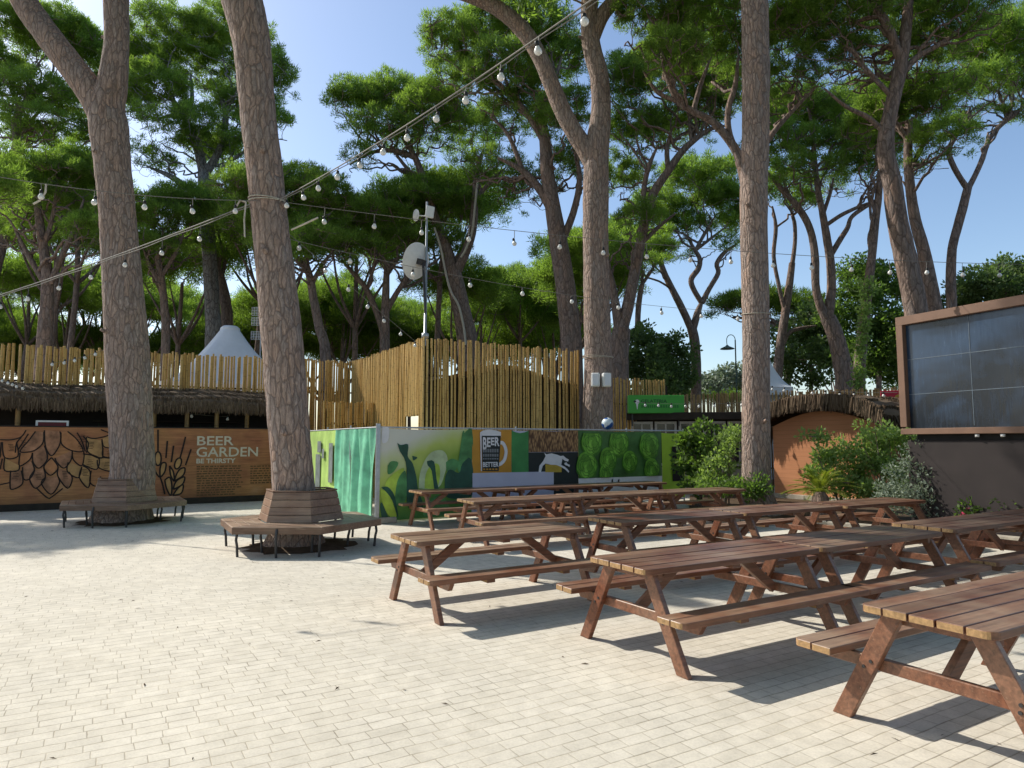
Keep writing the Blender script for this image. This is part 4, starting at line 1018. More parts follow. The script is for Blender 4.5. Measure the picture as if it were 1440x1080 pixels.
def txt8(s, x0, x1, yb, yt, mi, bold=.02):
    a = CR(x0, yb); c = CR(x1, yt); text_into(b, s, a[0], a[1], c[1] - a[1], .031, mi, c[0] - a[0], bold)
txt8('B', 225, 268, 415, 278, 5, .03); txt8('E', 272, 312, 385, 282, 5, .03); txt8('E', 316, 356, 365, 282, 5, .03); txt8('R', 360, 412, 375, 278, 5, .03)
txt8('BETTER', 225, 402, 612, 556, 5, .03)
for y, h_ in ((440, 30), (490, 24), (525, 12)):
    for k in range(7): poly8((224 + k * 26, y - h_, 244 + k * 26, y - h_, 244 + k * 26, y + h_ * .3, 224 + k * 26, y + h_ * .3), 7, .031)
for k in range(5): poly8((228 + k * 34, 630, 252 + k * 34, 630, 252 + k * 34, 646, 228 + k * 34, 646), 1, .031)
dog = (915, 450, 940, 470, 1000, 460, 1060, 475, 1100, 490, 1130, 485, 1165, 515, 1192, 530, 1185, 552, 1150, 545, 1120, 522, 1108, 590, 1150, 612, 1180, 640, 1197, 662, 1190, 678, 1150, 640, 1105, 612, 1050, 590, 990, 588, 930, 575, 900, 600, 888, 640, 880, 672, 852, 672, 862, 600, 905, 545, 932, 490)
poly8(dog, 5, .024); poly8((930, 583, 1112, 596, 1112, 672, 930, 672), 8, .023)
poly8((1140, 570, 1165, 560, 1180, 580, 1205, 590, 1200, 615, 1180, 600, 1150, 590), 5, .024)
b.build('beer_posters', [M['p_navy'], M['p_orange'], M['p_green'], M['grainpic'], M['p_lav'], M['p_white'], M['p_lav'], M['p_grey'], M['p_yellow']], fence)
b = MB(); sheet(b, tx[4] + .01, tx[5], A.uz(870, 671)[1], 2.02, .008, 0, 8, .02); sheet(b, tx[4] + .01, tx[5], .2, A.uz(870, 671)[1], .008, 1, 8, 0)
def C5(x, y): return A.uz(800 + x * .18056, 540 + y * .18056)
rg = random.Random(44)
for cx, cy, rr_ in ((285, 700, 62), (640, 668, 76), (135, 640, 92), (470, 608, 72), (300, 590, 78), (620, 482, 98), (385, 462, 92), (172, 452, 92)):
    c_ = C5(cx, cy); r_ = rr_ * .18056 * 17 / F * 1.16
    def cone(f, dx=0, dz=0, n=18): return [(c_[0] + dx + f * r_ * math.cos(6.283 * k / n) * (1 + .05 * math.sin(k * 2.1)), max(A.uz(870, 671)[1] + .01, min(1.96, c_[1] + dz + f * r_ * 1.12 * math.sin(6.283 * k / n)))) for k in range(n)]
    lay = .03 + .0015 * (cx % 7)
    A.poly(b, cone(1.0), lay, 3); A.poly(b, cone(.9, -.02, .03), lay + .012, 4)
    for q in range(3):
        f = .75 - q * .22
        for k in range(6 - q):
            a = 6.283 * k / (6 - q) + q * .5 + rg.uniform(-.2, .2); ex, ez = c_[0] + r_ * f * .62 * math.cos(a), c_[1] + r_ * f * .62 * math.sin(a); pr = r_ * (.40 - q * .06)
            A.poly(b, [(ex + pr * math.cos(6.283 * j / 10), max(A.uz(870, 671)[1] + .01, min(1.95, ez + pr * 1.1 * math.sin(6.283 * j / 10)))) for j in range(10)], lay + .014 + q * .006 + k * .0004, 4 + (k + q) % 3)
            A.stroke(b, [(ex + pr * math.cos(t_), max(A.uz(870, 671)[1] + .01, min(1.95, ez + pr * 1.1 * math.sin(t_)))) for t_ in [a - 1.6 + .4 * j for j in range(9)]], .014, lay + .017 + q * .006, 3)
for x in (859, 868): 
    a = A.uz(x, 680); A.poly(b, [(a[0], a[1]), (a[0] + .05, a[1]), (a[0] + .05, a[1] + .13), (a[0], a[1] + .09)], .03, 2)
b.build('hops_poster', [plain('print_deep_green', (.06, .16, .04), .5, .5, 2), M['p_white'], M['p_navy'], plain('print_cone_shadow', (0.056, 0.192, 0.0192), .5, .3, 5), plain('print_cone_green', (0.15, 0.39, 0.0375), .5, .35, 5), plain('print_cone_light', (0.225, 0.51, 0.06), .5, .35, 5), plain('print_cone_mid', (0.12, 0.32, 0.032), .5, .35, 5)], fence)
b = MB(); sheet(b, tx[5] + .01, tx[6], .2, 1.98, .008, 0, 3, .02)
a = A.uz(944, 628); c = A.uz(961, 676)
A.poly(b, [(a[0], c[1]), (c[0], c[1]), (c[0], a[1]), (a[0], a[1])], .03, 1)
b.build('lime_poster', [M['p_lime'], M['black']], fence)
# green side of the enclosure, returning away from the corner
M['lime_banner'] = plain('lime_cloth', (0.462, 0.66, 0.176), .6, .2, 2); M['green_cloth'] = plain('sea_green_cloth', (.2, .56, .36), .6, .3, 3, .3); M['grey_print'] = plain('grey_print', (.2, .23, .22), .6, .3, 6)
f2 = board('site_fence', 'short fence draped in rumpled sea green and lime cloth, running back from the corner post', 'fence', FO, VD)
A2 = Art(FO, VD, -UD)
def fold(x, z): return .05 * math.sin(x * 9 + .8 * math.sin(z * 2.2)) + .03 * math.sin(x * 17 + z * 1.3)
def drape(b, x0, x1, z0, z1, mi, nx=40, nz=10, amp=1.0, lay=.04):
    vs = [(x0 + (x1 - x0) * i / nx, lay + amp * fold(x0 + (x1 - x0) * i / nx, z0 + (z1 - z0) * j / nz), z0 + (z1 - z0) * j / nz) for j in range(nz + 1) for i in range(nx + 1)]
    b.add(vs, [(j * (nx + 1) + i, (j + 1) * (nx + 1) + i, (j + 1) * (nx + 1) + i + 1, j * (nx + 1) + i + 1) for j in range(nz) for i in range(nx)], mi, True)
b = MB()
for x in (1.95, 3.9, 5.9): b.tube([(x, 0, 0), (x, 0, 2.12)], .022, 8)
b.tube([(.05, 0, 2.04), (5.9, 0, 2.04)], .02, 8); b.build('frame', M['metal_grey'], f2)
b = MB(); drape(b, .08, 1.75, .05, 2.02, 0, amp=1.0); b.build('rumpled_cloth', M['green_cloth'], f2)
b = MB(); drape(b, 1.85, 2.95, .05, 2.02, 0, amp=.6); b.build('hanging_cloth', M['green_cloth'], f2)
b = MB(); drape(b, 3.0, 5.85, .05, 2.02, 0, amp=.25, nx=30)
for x0, x1, z0, z1 in ((4.25, 4.6, 1.45, 1.75), (3.95, 4.15, 1.3, 1.55), (4.3, 4.75, .4, 1.4), (3.15, 3.5, .7, 1.7)): b.add([(x0, .075, z0), (x1, .075, z0), (x1, .075, z1), (x0, .075, z1)], [(0, 3, 2, 1)], 1)
b.build('lime_banner', [M['lime_banner'], M['grey_print']], f2)

# ------------------------------------------------------------------ bamboo fences
def bamboo_fence(name, label, p0, p1, z0, z1, seed, mat='bamboo', step=.082, r=.036, gap=.04, ragged=.05, back=None, ztop1=None, sun_gaps=True, holes=()):
    p0, p1 = Vector((*p0, 0)), Vector((*p1, 0)); d = p1 - p0; L = d.length; d.normalize()
    t = board(name, label, 'bamboo fence', p0, d)
    rg = random.Random(seed); b = MB(); x = 0
    while x < L:
        rr = r * rg.uniform(.75, 1.2); zt = (z1 if ztop1 is None else z1 + (ztop1 - z1) * x / L) + rg.uniform(-ragged, ragged)
        zb = z0
        for hx0, hx1, hz in holes:
            if hx0 < x < hx1: zb = hz + rg.uniform(-.03, .03)
        tl = rg.gauss(0, .012)
        pts = [(x + tl * (z - zb) / 2 + rg.uniform(-.006, .006), rg.uniform(-.012, .012), z) for z in (zb, zb + (zt - zb) * .35, zb + (zt - zb) * .7, zt)]
        b.tube(pts, [rr, rr, rr * .97, rr * .92], 6, 0)
        x += step * rg.uniform(.85, 1.15) + (gap * rg.uniform(.6, 1.6) if rg.random() < .22 else 0)
    b.build('bamboo_poles', M[mat], t)
    b = MB(); zt = z1 if ztop1 is None else min(z1, ztop1)
    for z in (z0 + (zt - z0) * .25, z0 + (zt - z0) * .78):
        b = MB(); b.tube([(0, .075, z), (L, .075, z)], .03, 6); b.build('rail', M['dark_wood'], t)
    n = max(2, int(L / 2.2))
    for k in range(n + 1):
        b = MB(); b.box((L * k / n * .98 + .05, .12, zt / 2 - .1), (.09, .09, zt - .2)); b.build('post', M['dark_wood'], t)
    if back:
        b = MB(); b.prism(back, .14, .17, lambda x, z, y: Vector((x, y, z))); b.build('backing_board', M['dark_wood'], t)
    return t
TA = Vector((-2.37, 18.0)); TB = Vector((2.06, 20.6)); TC = Vector((-5.55, 23.4)); TD = Vector((-14.6, 18.1))
LR = (TB - TA).length; LL = (TA - TC).length
bamboo_fence('bamboo_fence', 'tall bamboo screen facing the tables, its lower half shaded under a gable', TA, TB, 0, 4.52, 1, back=[(0, 0), (LR, 0), (LR, 3.45), (LR * .58, 3.95), (LR * .42, 3.95), (0, 3.3)], gap=.03)
bamboo_fence('bamboo_fence', 'sunlit bamboo side wall rising towards the satellite mast', TC, TA, 0, 4.5, 2, gap=.006, step=.078, holes=((LL - 1.2, LL - .25, 2.45),))
bamboo_fence('bamboo_fence', 'long weathered bamboo fence above the thatched bar on the left', TD, TC, 0, 4.4, 3, gap=.004, step=.07, ztop1=4.5)
pA = at(856, 580, 22.4); pB = at(939, 580, 23.2)
bamboo_fence('bamboo_fence', 'short bamboo fence between the trunk with loudspeakers and the green sign', (pA.x, pA.y), (pB.x, pB.y), 0, 3.85, 4)
pA = at(925, 580, 24.4); pB = at(1330, 580, 20.6)
bamboo_fence('bamboo_fence', 'dark reed fence hung with bulbs running behind the café and the hut', (pA.x, pA.y), (pB.x, pB.y), 0, 3.42, 5, 'bamboo_dark', step=.06, r=.028, gap=.0, ragged=.04)
lo0 = TC + Vector((VD.x, VD.y)) * -2.4 + Vector((UD.x, UD.y)) * -1.6
lo1 = lo0 + Vector((UD.x, UD.y)) * 2.6
bamboo_fence('bamboo_fence', 'low dark bamboo panel in front of the taller fence, right of the leaning trunk', lo0, lo1, 0, 2.95, 6, 'bamboo', gap=.02, holes=((1.6, 2.6, 2.3),))

# ------------------------------------------------------------------ thatched bar behind the painted wall
def thatch_fringe(b, pts, rg, n, ln, spread=.06, out=Vector((0, -1, 0))):
    for _ in range(n):
        s = rg.random() * (len(pts) - 1); i = int(s); p = pts[i].lerp(pts[min(i + 1, len(pts) - 1)], s - i)
        p = p + Vector((rg.gauss(0, .02), rg.gauss(0, .03), rg.uniform(-.03, .06)))
        L = ln * rg.uniform(.55, 1.25); d = Vector((rg.gauss(0, .1), 0, -1)) + out * rg.uniform(0.0, .35); d.normalize()
        wv = Vector((rg.uniform(.008, .02), rg.uniform(-.012, .012), 0)); q = p + d * L
        b.add([p - wv, p + wv, q + wv * .3, q - wv * .3], [(0, 1, 2, 3)])
bar = board('thatched_bar', 'dark open bar with a shaggy thatched roof behind the painted wall', 'bar', WO + VD * .45, UD)
rg = random.Random(8)
prof = [(1.9, 3.42), (1.2, 3.3), (.6, 3.14), (.18, 3.0), (.0, 2.85), (-.03, 2.7)]
b = MB(); X0, X1 = -5.6, 3.2; nx = 60; vs = []
for k in range(nx + 1):
    x = X0 + (X1 - X0) * k / nx; e = min(1, (k / nx) * 9) ** .5
    for y, z in prof: vs.append((x + rg.gauss(0, .01), y + (1 - e) * .4, 2.6 + (z - 2.6) * (.25 + .75 * e) + .03 * math.sin(x * 2.3) + rg.gauss(0, .018)))
m_ = len(prof); b.add(vs, [(k * m_ + j, (k + 1) * m_ + j, (k + 1) * m_ + j + 1, k * m_ + j + 1) for k in range(nx) for j in range(m_ - 1)], 0, False)
for lvl, zz, yy, ln in ((0, 3.0, .16, .3), (1, 2.86, .02, .28), (2, 2.76, -.02, .2), (3, 3.14, .6, .3), (4, 3.3, 1.2, .3)):
    thatch_fringe(b, [Vector((X0 + .15 + (X1 - X0 - .15) * k / 20, yy, zz + .02 * math.sin(k))) for k in range(21)], rg, 1500, ln)
for side in range(8): thatch_fringe(b, [Vector((X0 + .05 + rg.uniform(0, .2), .1 + side * .22, 2.6 + .08 * side)), Vector((X0 + .25, .1 + side * .22, 2.8))], rg, 60, .4, out=Vector((-1, 0, 0)))
b.build('thatched_roof', M['thatch'], bar)
for x in (-5.2, -4.05, -.9, -.05, .75, 1.6, 2.6):
    b = MB(); b.tube([(x, .3, 0), (x, .3, 2.7)], .06, 8); b.build('post', M['bamboo_dark'], bar)
b = MB(); b.box((-1.5, 1.32, 1.4), (9.4, .05, 2.8)); b.build('back_wall', M['black'], bar)  # near-black sheet standing in for the shaded bamboo behind the bar
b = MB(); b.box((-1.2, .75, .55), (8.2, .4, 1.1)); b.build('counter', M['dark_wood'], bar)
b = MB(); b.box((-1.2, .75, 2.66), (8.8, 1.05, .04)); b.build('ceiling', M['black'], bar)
rg = random.Random(31)
M['bottle'] = plain('dark_bottle_glass', (.03, .05, .03), .15, .5, 9, .6); M['label'] = plain('pale_label', (.5, .48, .42), .6, .2, 9)
b = MB(); b.box((-.4, 1.19, 1.98), (4, .2, .03)); b.box((-.4, 1.19, 2.33), (4, .2, .03)); b.build('shelf', M['dark_wood'], bar)
for k in range(16):
    x = -2.2 + k * .24 + rg.uniform(-.05, .05); z = 1.997
    t = thing('bottle', 'small dark bottle on the shelf inside the thatched bar', 'bottle', bar.location + UD * x + VD * 1.19 + ZD * z, 0, 'bottles on the bar shelf')
    b = MB(); b.lathe([(0, 0), (.035, 0), (.036, .15), (.014, .2), (.013, .26), (0, .26)], n=8); b.build('glass', M['bottle'], t)
# red board showing above the wall
r0 = hit(50, 604, WO + VD * .3, VD); r1 = hit(96, 604, WO + VD * .3, VD); wd = (r1 - r0).length
M['red'] = plain('dark_red_board', (.14, .015, .02), .5, .2, 5); 
t = board('menu_board', 'dark red board in a white frame peeping over the painted wall at left', 'sign board', Vector((r0.x, r0.y, 0)), UD)
zt = hit(72, 592, WO + VD * .3, VD).z
b = MB(); b.box((wd / 2, 0, zt - .4), (wd - .06, .03, .74)); b.build('panel', M['red'], t)
b = MB()
for c, s in (((.02, 0, zt - .4), (.05, .05, .82)), ((wd - .02, 0, zt - .4), (.05, .05, .82)), ((wd / 2, 0, zt - .01), (wd, .052, .045))): b.box(c, s)
b.box((wd / 2, 0, zt - .8), (wd - .1, .05, .05)); b.build('frame', M['white'], t, .004)
b = MB(); A3 = Art(t.location, UD, -VD)
for s in (-1, 1): A3.stroke(b, [(wd / 2 + s * .02, zt - .2), (wd / 2 + s * .1, zt - .165), (wd / 2 + s * .22, zt - .2)], .03, .02, 0)
b.build('emblem', M['p_white'], t)
for x in (.3, wd - .3): b = MB(); b.tube([(x, 0, 0), (x, 0, zt - .8)], .025, 8); b.build('leg', M['metal_dark'], t)
# steel racks at the far left
p = at(4, 600, 18.6); t = thing('steel_rack', 'dark steel rack with pale shelves in the shade at the left edge', 'rack', (p.x, p.y, 0), TH)
for z in (.5, 1.1, 2.2, 2.5, 2.78): b = MB(); b.box((-.3, 0, z), (1.5, .45, .035)); b.build('shelf', M['metal_grey'], t)
for x in (-1.03, .43):
    for y in (-.2, .2): b = MB(); b.box((x, y, 1.45), (.04, .04, 2.9)); b.build('upright', M['metal_dark'], t)

# ------------------------------------------------------------------ tents
def tent(label, px, d, apex_py, half, eave_z, cap, rz=TH):
    p = at(px, 622, d); za = at(px, apex_py, d).z
    t = thing('marquee_tent', label, 'tent', (p.x, p.y, 0), rz)
    b = MB(); n = 10; vs = []
    for k in range(n + 1):
        u = k / n; r = cap + (half - cap) * u; z = za - (za - eave_z) * (1 - (1 - u) ** 1.4)
        for sx, sy in ((-1, -1), (1, -1), (1, 1), (-1, 1)):
            for q in range(6):
                a = (q / 6); nx_ = {(-1, -1): (1, 0), (1, -1): (0, 1), (1, 1): (-1, 0), (-1, 1): (0, -1)}[(sx, sy)]
                x, y = sx + nx_[0] * 2 * a, sy + nx_[1] * 2 * a
                l_ = math.hypot(x, y); sq = u ** .7
                vs.append(((x * sq + x / l_ * (1 - sq)) * r, (y * sq + y / l_ * (1 - sq)) * r, z - .08 * math.sin(math.pi * a) * u * 0))
    b.add(vs, [(k * 24 + i, k * 24 + (i + 1) % 24, (k + 1) * 24 + (i + 1) % 24, (k + 1) * 24 + i) for k in range(n) for i in range(24)], 0, True)
    b.build('roof', M['canvas'], t)
    b = MB(); b.lathe([(0, za + .16), (cap * .75, za + .15), (cap * 1.05, za + .06), (cap * 1.08, za - .04), (cap, za - .12)], n=16); b.build('cap', M['canvas'], t)
    b = MB()
    for s, ax in ((-1, 0), (1, 0), (-1, 1), (1, 1)):
        b.box((s * half if ax == 0 else 0, 0 if ax == 0 else s * half, eave_z - .18), (.02 if ax == 0 else 2 * half, 2 * half if ax == 0 else .02, .36))
    b.build('valance', M['canvas'], t)
    for sx in (-1, 1):
        for sy in (-1, 1): b = MB(); b.tube([(sx * half * .97, sy * half * .97, 0), (sx * half * .97, sy * half * .97, eave_z)], .05, 8); b.build('pole', M['metal_grey'], t)
    b = MB(); b.box((0, half * .95, eave_z / 2), (half * 1.9, .02, eave_z)); b.build('back_cloth', M['canvas'], t)
    return t
tent('white pagoda tent with a capped peak behind the left bamboo fence', 318, 27.5, 464, 2.6, 3.9, .36)
tent('white tent corner peeping out right of the roped trunk', 1083, 31, 508, .8, 4.2, .12, 0.0)

# ------------------------------------------------------------------ café and its sign
M['cream_wall'] = plain('cream_paint', (.36, .32, .25), .7, .15, 4); M['window_frame'] = plain('pale_window_frame', (.42, .4, .36), .5, .15, 5)
def glass_mat(name, c):
    t = NT(name); return t.bsdf(c, .08, None, .6)
M['window_glass'] = glass_mat('dark_window_glass', (.02, .025, .028))
c0 = at(884, 600, 22.7); c1 = at(1062, 600, 21.9)
cu_ = Vector((c1.x - c0.x, c1.y - c0.y, 0)); CL = cu_.length; cu_.normalize()
cafe = board('cafe', 'low café front with pale window frames behind the shrubs and under the green sign', 'café', Vector((c0.x, c0.y, 0)), cu_)
b = MB(); b.box((CL / 2, .55, 1.3), (CL, .9, 2.6)); b.build('wall', M['dark_wood'], cafe)
b = MB(); b.box((CL / 2 + .1, .03, 2.58), (CL + .3, .5, .24)); b.build('fascia', M['dark_wood'], cafe, .01)
b = MB(); b.box((CL / 2, .06, .45), (CL - .04, .06, .9)); b.build('base_panel', M['cream_wall'], cafe)
nw = 5
for k in range(nw):
    x0 = .08 + k * (CL - .16) / nw; x1 = x0 + (CL - .16) / nw - .06
    wf = MB(); zc = 1.68; hh = 1.46
    for c, s in (((x0 + .04, .05, zc), (.08, .09, hh)), ((x1 - .04, .05, zc), (.08, .09, hh)), (((x0 + x1) / 2, .05, zc + hh / 2 - .04), (x1 - x0 - .16, .088, .08)), (((x0 + x1) / 2, .05, zc - hh / 2 + .04), (x1 - x0 - .16, .088, .08)), (((x0 + x1) / 2, .05, zc), (.05, .08, hh - .16))): wf.box(c, s)
    f_ = wf.build('window', M['window_frame'], cafe, .004)
    b = MB(); b.box(((x0 + x1) / 2, .065, zc), (x1 - x0 - .1, .02, hh - .1)); b.build('pane', M['window_glass'], f_)
    if k % 2 == 0: b = MB(); b.box(((x0 + x1) / 2 + .1, .085, zc - .1), ((x1 - x0) * .5, .01, hh * .5)); b.build('blind', M['cream_wall'], f_)
M['sign_green'] = plain('bright_green_sign', (.055, .36, .045), .45, .06, 2, .4); M['sign_ink'] = plain('dark_green_letters', (.01, .07, .025), .5, .1, 5)
s0 = at(884, 568, 22.2); s1 = at(962.5, 568, 22.2); SW = s1.x - s0.x; zt, zb_ = at(884, 555.5, 22.2).z, at(884, 581, 22.2).z; SH = zt - zb_
sg = board('shop_sign', 'bright green box sign lettered GELATERIA above the café windows', 'sign', Vector((s0.x, 22.2, zb_)), Vector((1, 0, 0)))
b = MB(); b.box((SW / 2, .15, SH / 2), (SW, .3, SH)); b.build('box', M['sign_green'], sg, .015)
sx_ = SW / 78.5
b = MB(); text_into(b, 'GELATERIA', 17.5 * sx_, SH - 10.8 * sx_, 4.6 * sx_, .006, 0, 36.5 * sx_, .01)
x = 17.5 * sx_; rg = random.Random(6)
while x < 68 * sx_:
    wd = rg.uniform(.035, .075); z = SH - 18 * sx_
    if rg.random() > .16: b.add([(x, -.006, z), (x + wd, -.006, z), (x + wd * .8, -.006, z + .095), (x + .01, -.006, z + .095)], [(0, 1, 2, 3)], 1)
    x += wd + .018
b.build('lettering', [M['sign_ink'], plain('mid_green_letters', (.025, .2, .035), .5, .1, 5)], sg)
b = MB(); ccx, ccz = 12 * sx_, SH - 9.5 * sx_
b.add([(ccx + .075 * math.cos(k * .524), -.006, ccz + .075 * math.sin(k * .524)) for k in range(12)], [list(range(12))], 0)
b.add([(ccx - .035, -.008, ccz - .06), (ccx + .035, -.008, ccz - .06), (ccx + .008, -.008, ccz - .25), (ccx - .008, -.008, ccz - .25)], [(0, 1, 2, 3)], 0)
b.add([(ccx - .075 + .045 * math.cos(k * .524), -.010, ccz + .01 + .035 * math.sin(k * .524)) for k in range(12)], [list(range(12))], 1)
b.build('cone_emblem', [M['p_white'], M['p_navy']], sg)
for x in (.15, SW - .15):
    b = MB(); b.box((x, .2, -.2), (.05, .05, .45)); b.build('bracket', M['metal_dark'], sg)
# ball on the fence top
p = at(889.5, 598.5, 16.9)
def ball_mat():
    t = NT('blue_and_white_vinyl'); v = t.coord(); vo = t.n('ShaderNodeTexVoronoi'); t.l(v, vo.inputs['Vector']); vo.inputs['Scale'].default_value = 8.5
    sp = t.n('ShaderNodeSeparateColor'); t.l(vo.outputs['Color'], sp.inputs[0])
    return t.bsdf(t.mix(t.ramp(sp.outputs[0], [(.55, 0.0), (.57, 1.0)]), (.65, .75, .78), (.01, .08, .3)), .4)
fu = (Vector((p.x, p.y, 0)) - FO).dot(UD); bp = FO + UD * fu + VD * .03
b = MB(); b.lathe([(.155 * math.sin(k * math.pi / 12), .155 * math.cos(k * math.pi / 12)) for k in range(13)], n=20)
tag(b.build('ball', ball_mat(), loc=(bp.x, bp.y, TOPZ + .172)), 'blue and white ball perched on top of the hops poster', 'ball')

# ------------------------------------------------------------------ speakers, ropes, satellite mast
for px_, lab in ((837.5, 'left one of the two white loudspeakers strapped to the pale forked trunk'), (852, 'right one of the two white loudspeakers strapped to the pale forked trunk')):
    p = at(px_, 534.5, 19.5); t = thing('loudspeaker', lab, 'loudspeaker', p, -.15 if px_ < 845 else .25, 'loudspeakers on the trunk')
    b = MB(); b.prism([(-.13, -.1), (-.1, -.14), (.1, -.14), (.13, -.1), (.1, .12), (-.1, .12)], -.2, .2); b.build('cabinet', M['white'], t, .035)
    b = MB(); b.box((0, -.146, 0), (.17, .01, .3)); b.build('grille', M['canvas'], t, .004)
    b = MB(); b.bar((0, .1, 0), (0, .3, 0), .04, .1); b.build('bracket', M['metal_dark'], t)
def ring(label, c, r, n=3, name='rope'):
    b = MB()
    for k in range(n):
        pts = [Vector((c.x + r * math.cos(2 * math.pi * i / 28 + k), c.y + r * math.sin(2 * math.pi * i / 28 + k), c.z + k * .028 + .03 * math.sin(2 * math.pi * i / 28))) for i in range(29)]
        b.tube(pts, .009, 6, cap=False)
    return tag(b.build(name, M['rope']), label, 'rope')
ring('pale rope tied round the straight bare trunk at right', at(1063, 442, 16), .335, 1)
ring('pale band tied round the leaning trunk where the bulb strings meet', at(377, 285, 11.42), .325, 2, 'rope')
ring('thin rope round the forked trunk above the loudspeakers', at(841, 503, 20), .46, 2)
mp_ = at(597, 500, 18.5); mt = thing('satellite_mast', 'tall grey mast with a large round dish rising behind the bamboo corner', 'mast', (mp_.x, mp_.y, 0))
tp_ = at(600.5, 284, 18.5); b0 = Vector((tp_.x - mp_.x, 0, tp_.z))
b = MB(); b.tube([(0, 0, 0), b0 * .55, b0 * .551, b0], [.06, .055, .04, .03], 10); b.build('pole', M['metal_grey'], mt)
b = MB(); b.lathe([(.06, -.08), (.1, -.06), (.1, .06), (.06, .08)], b0 * .55, 10); b.build('collar', M['metal_grey'], mt)
dn = Vector((-.80, .52, .30)).normalized(); Rm = dn.to_track_quat('Z', 'Y').to_matrix()
dc = at(589, 368, 18.4) - Vector((mp_.x, mp_.y, 0))
dsh = thing('x', '', ''); bpy.data.objects.remove(dsh)
b = MB(); prof = [(.52 * k / 8, .12 * (k / 8) ** 2) for k in range(9)]
b.lathe(prof, dc, 28, 0, Rm); b.lathe([(r, z - .012) for r, z in prof][::-1], dc, 28, 0, Rm); d_ = b.build('dish', M['white'], mt)
b = MB(); b.tube([dc - dn * .01, dc - dn * .16, b0 * .62 + Vector((0, 0, 0))], .035, 8); b.box(dc - dn * .08, (.2, .16, .2), Rm); b.build('bracket', M['metal_dark'], d_)
b = MB(); f_ = dc + dn * .55 - Vector((0, 0, .18)); e_ = dc + Rm @ Vector((0, -.5, .12)); b.tube([e_, f_], .014, 6); b.tube([f_, f_ + dn * .12], .045, 8); b.build('feed_arm', M['metal_grey'], d_)
b = MB(); c_ = at(604.5, 298, 18.45) - Vector((mp_.x, mp_.y, 0)); b.box(c_, (.24, .06, .34), Matrix.Rotation(.35, 3, 'Z') @ Matrix.Rotation(.12, 3, 'Y')); b.build('panel_antenna', M['white'], mt, .02)
b = MB(); c_ = at(587, 303, 18.45) - Vector((mp_.x, mp_.y, 0)); n2 = Vector((-.9, .3, .25)).to_track_quat('Z', 'Y').to_matrix()
b.lathe([(.17 * k / 5, .05 * (k / 5) ** 2) for k in range(6)], c_, 18, 0, n2); b.lathe([(.17 * k / 5, .05 * (k / 5) ** 2 - .01) for k in range(5, -1, -1)], c_, 18, 0, n2); b.tube([c_, (b0.x, b0.y, c_.z)], .015, 6); b.build('small_dish', M['white'], mt)
# floodlight tower behind the tent
p = at(362, 622, 29); t = thing('floodlight_tower', 'thin tower with stacked white wire cages beside the white tent peak', 'tower', (p.x, p.y, 0)); zt = at(362, 428, 29).z
b = MB()
for dx in (0, .22): b.tube([(dx, 0, 0), (dx, 0, zt)], .03, 6)
for k in range(26): b.tube([(0, 0, zt * k / 26), (.22, 0, zt * (k + 1) / 26)], .014, 4)
b.build('truss', M['metal_grey'], t)
for k, py in enumerate((438, 452, 472)):
    z = at(362, py, 29).z; b = MB()
    for i in range(6): b.tube([(-.42, 0, z - .17 + i * .07), (.02, 0, z - .17 + i * .07)], .011, 4)
    for i in range(5): b.tube([(-.42 + i * .11, 0, z - .17), (-.42 + i * .11, 0, z + .18)], .011, 4)
    b.build('cage', M['white'], t)

# ------------------------------------------------------------------ terracotta hut
M['terracotta'] = None
def terracotta():
    t = NT('terracotta_boards'); v = t.coord(); sx = t.n('ShaderNodeSeparateXYZ'); t.l(v, sx.inputs[0])
    fr = t.math('FRACT', t.math('DIVIDE', sx.outputs[2], .13)); seam = t.ramp(fr, [(.0, .6), (.08, 1.0)]); n = t.noise(t.coord((1.5, 1.5, 12)), 1.5, 5, .6)
    col = t.mix(n, (.46, .19, .085), (.6, .28, .14)); col = t.mix(1.0, col, seam, 'MULTIPLY')
    return t.bsdf(col, .75, None, .25)
M['terracotta'] = terracotta()
hd = Vector((ST, -CT, 0))           # along the gable wall, far-left to near-right
H0 = Vector((8.05, 20.9, 0)); HW, HL = 3.3, 4.4
hut = board('thatched_hut', 'small terracotta hut with a shaggy curved thatched roof left of the screen', 'hut', H0, hd)
b = MB(); gab = [(0, 0), (HW, 0), (HW, 2.2)] + [(HW * (1 - k / 10), 2.2 + .42 * math.sin(math.pi * k / 10)) for k in range(1, 10)] + [(0, 2.2)]
b.prism(gab, 0, HL, lambda x, z, y: Vector((x, y, z))); b.build('wall', M['terracotta'], hut)
b = MB(); b.box((HW / 2, -.05, .09), (HW + .12, .1, .18)); b.build('plinth', M['stone'], hut, .01)
rg = random.Random(12); b = MB(); ns = 20; ny = 10; vs = []
rp = [(HW / 2 + (HW / 2 + .5) * math.cos(math.pi * (1 - k / ns)), 2.12 + .9 * math.sin(math.pi * k / ns) ** .8) for k in range(ns + 1)]
for j in range(ny + 1):
    for x, z in rp: vs.append((x + rg.gauss(0, .02), -.42 + (HL + .7) * j / ny, z + rg.gauss(0, .025) + .05 * math.sin(j * .7)))
m_ = ns + 1; b.add(vs, [(j * m_ + k, j * m_ + k + 1, (j + 1) * m_ + k + 1, (j + 1) * m_ + k) for j in range(ny) for k in range(ns)])
thatch_fringe(b, [Vector((x, -.42, z + .03)) for x, z in rp], rg, 2200, .38, out=Vector((0, -.5, 0)))
thatch_fringe(b, [Vector((x, -.36, z - .08)) for x, z in rp], rg, 1500, .26, out=Vector((0, -.4, 0)))
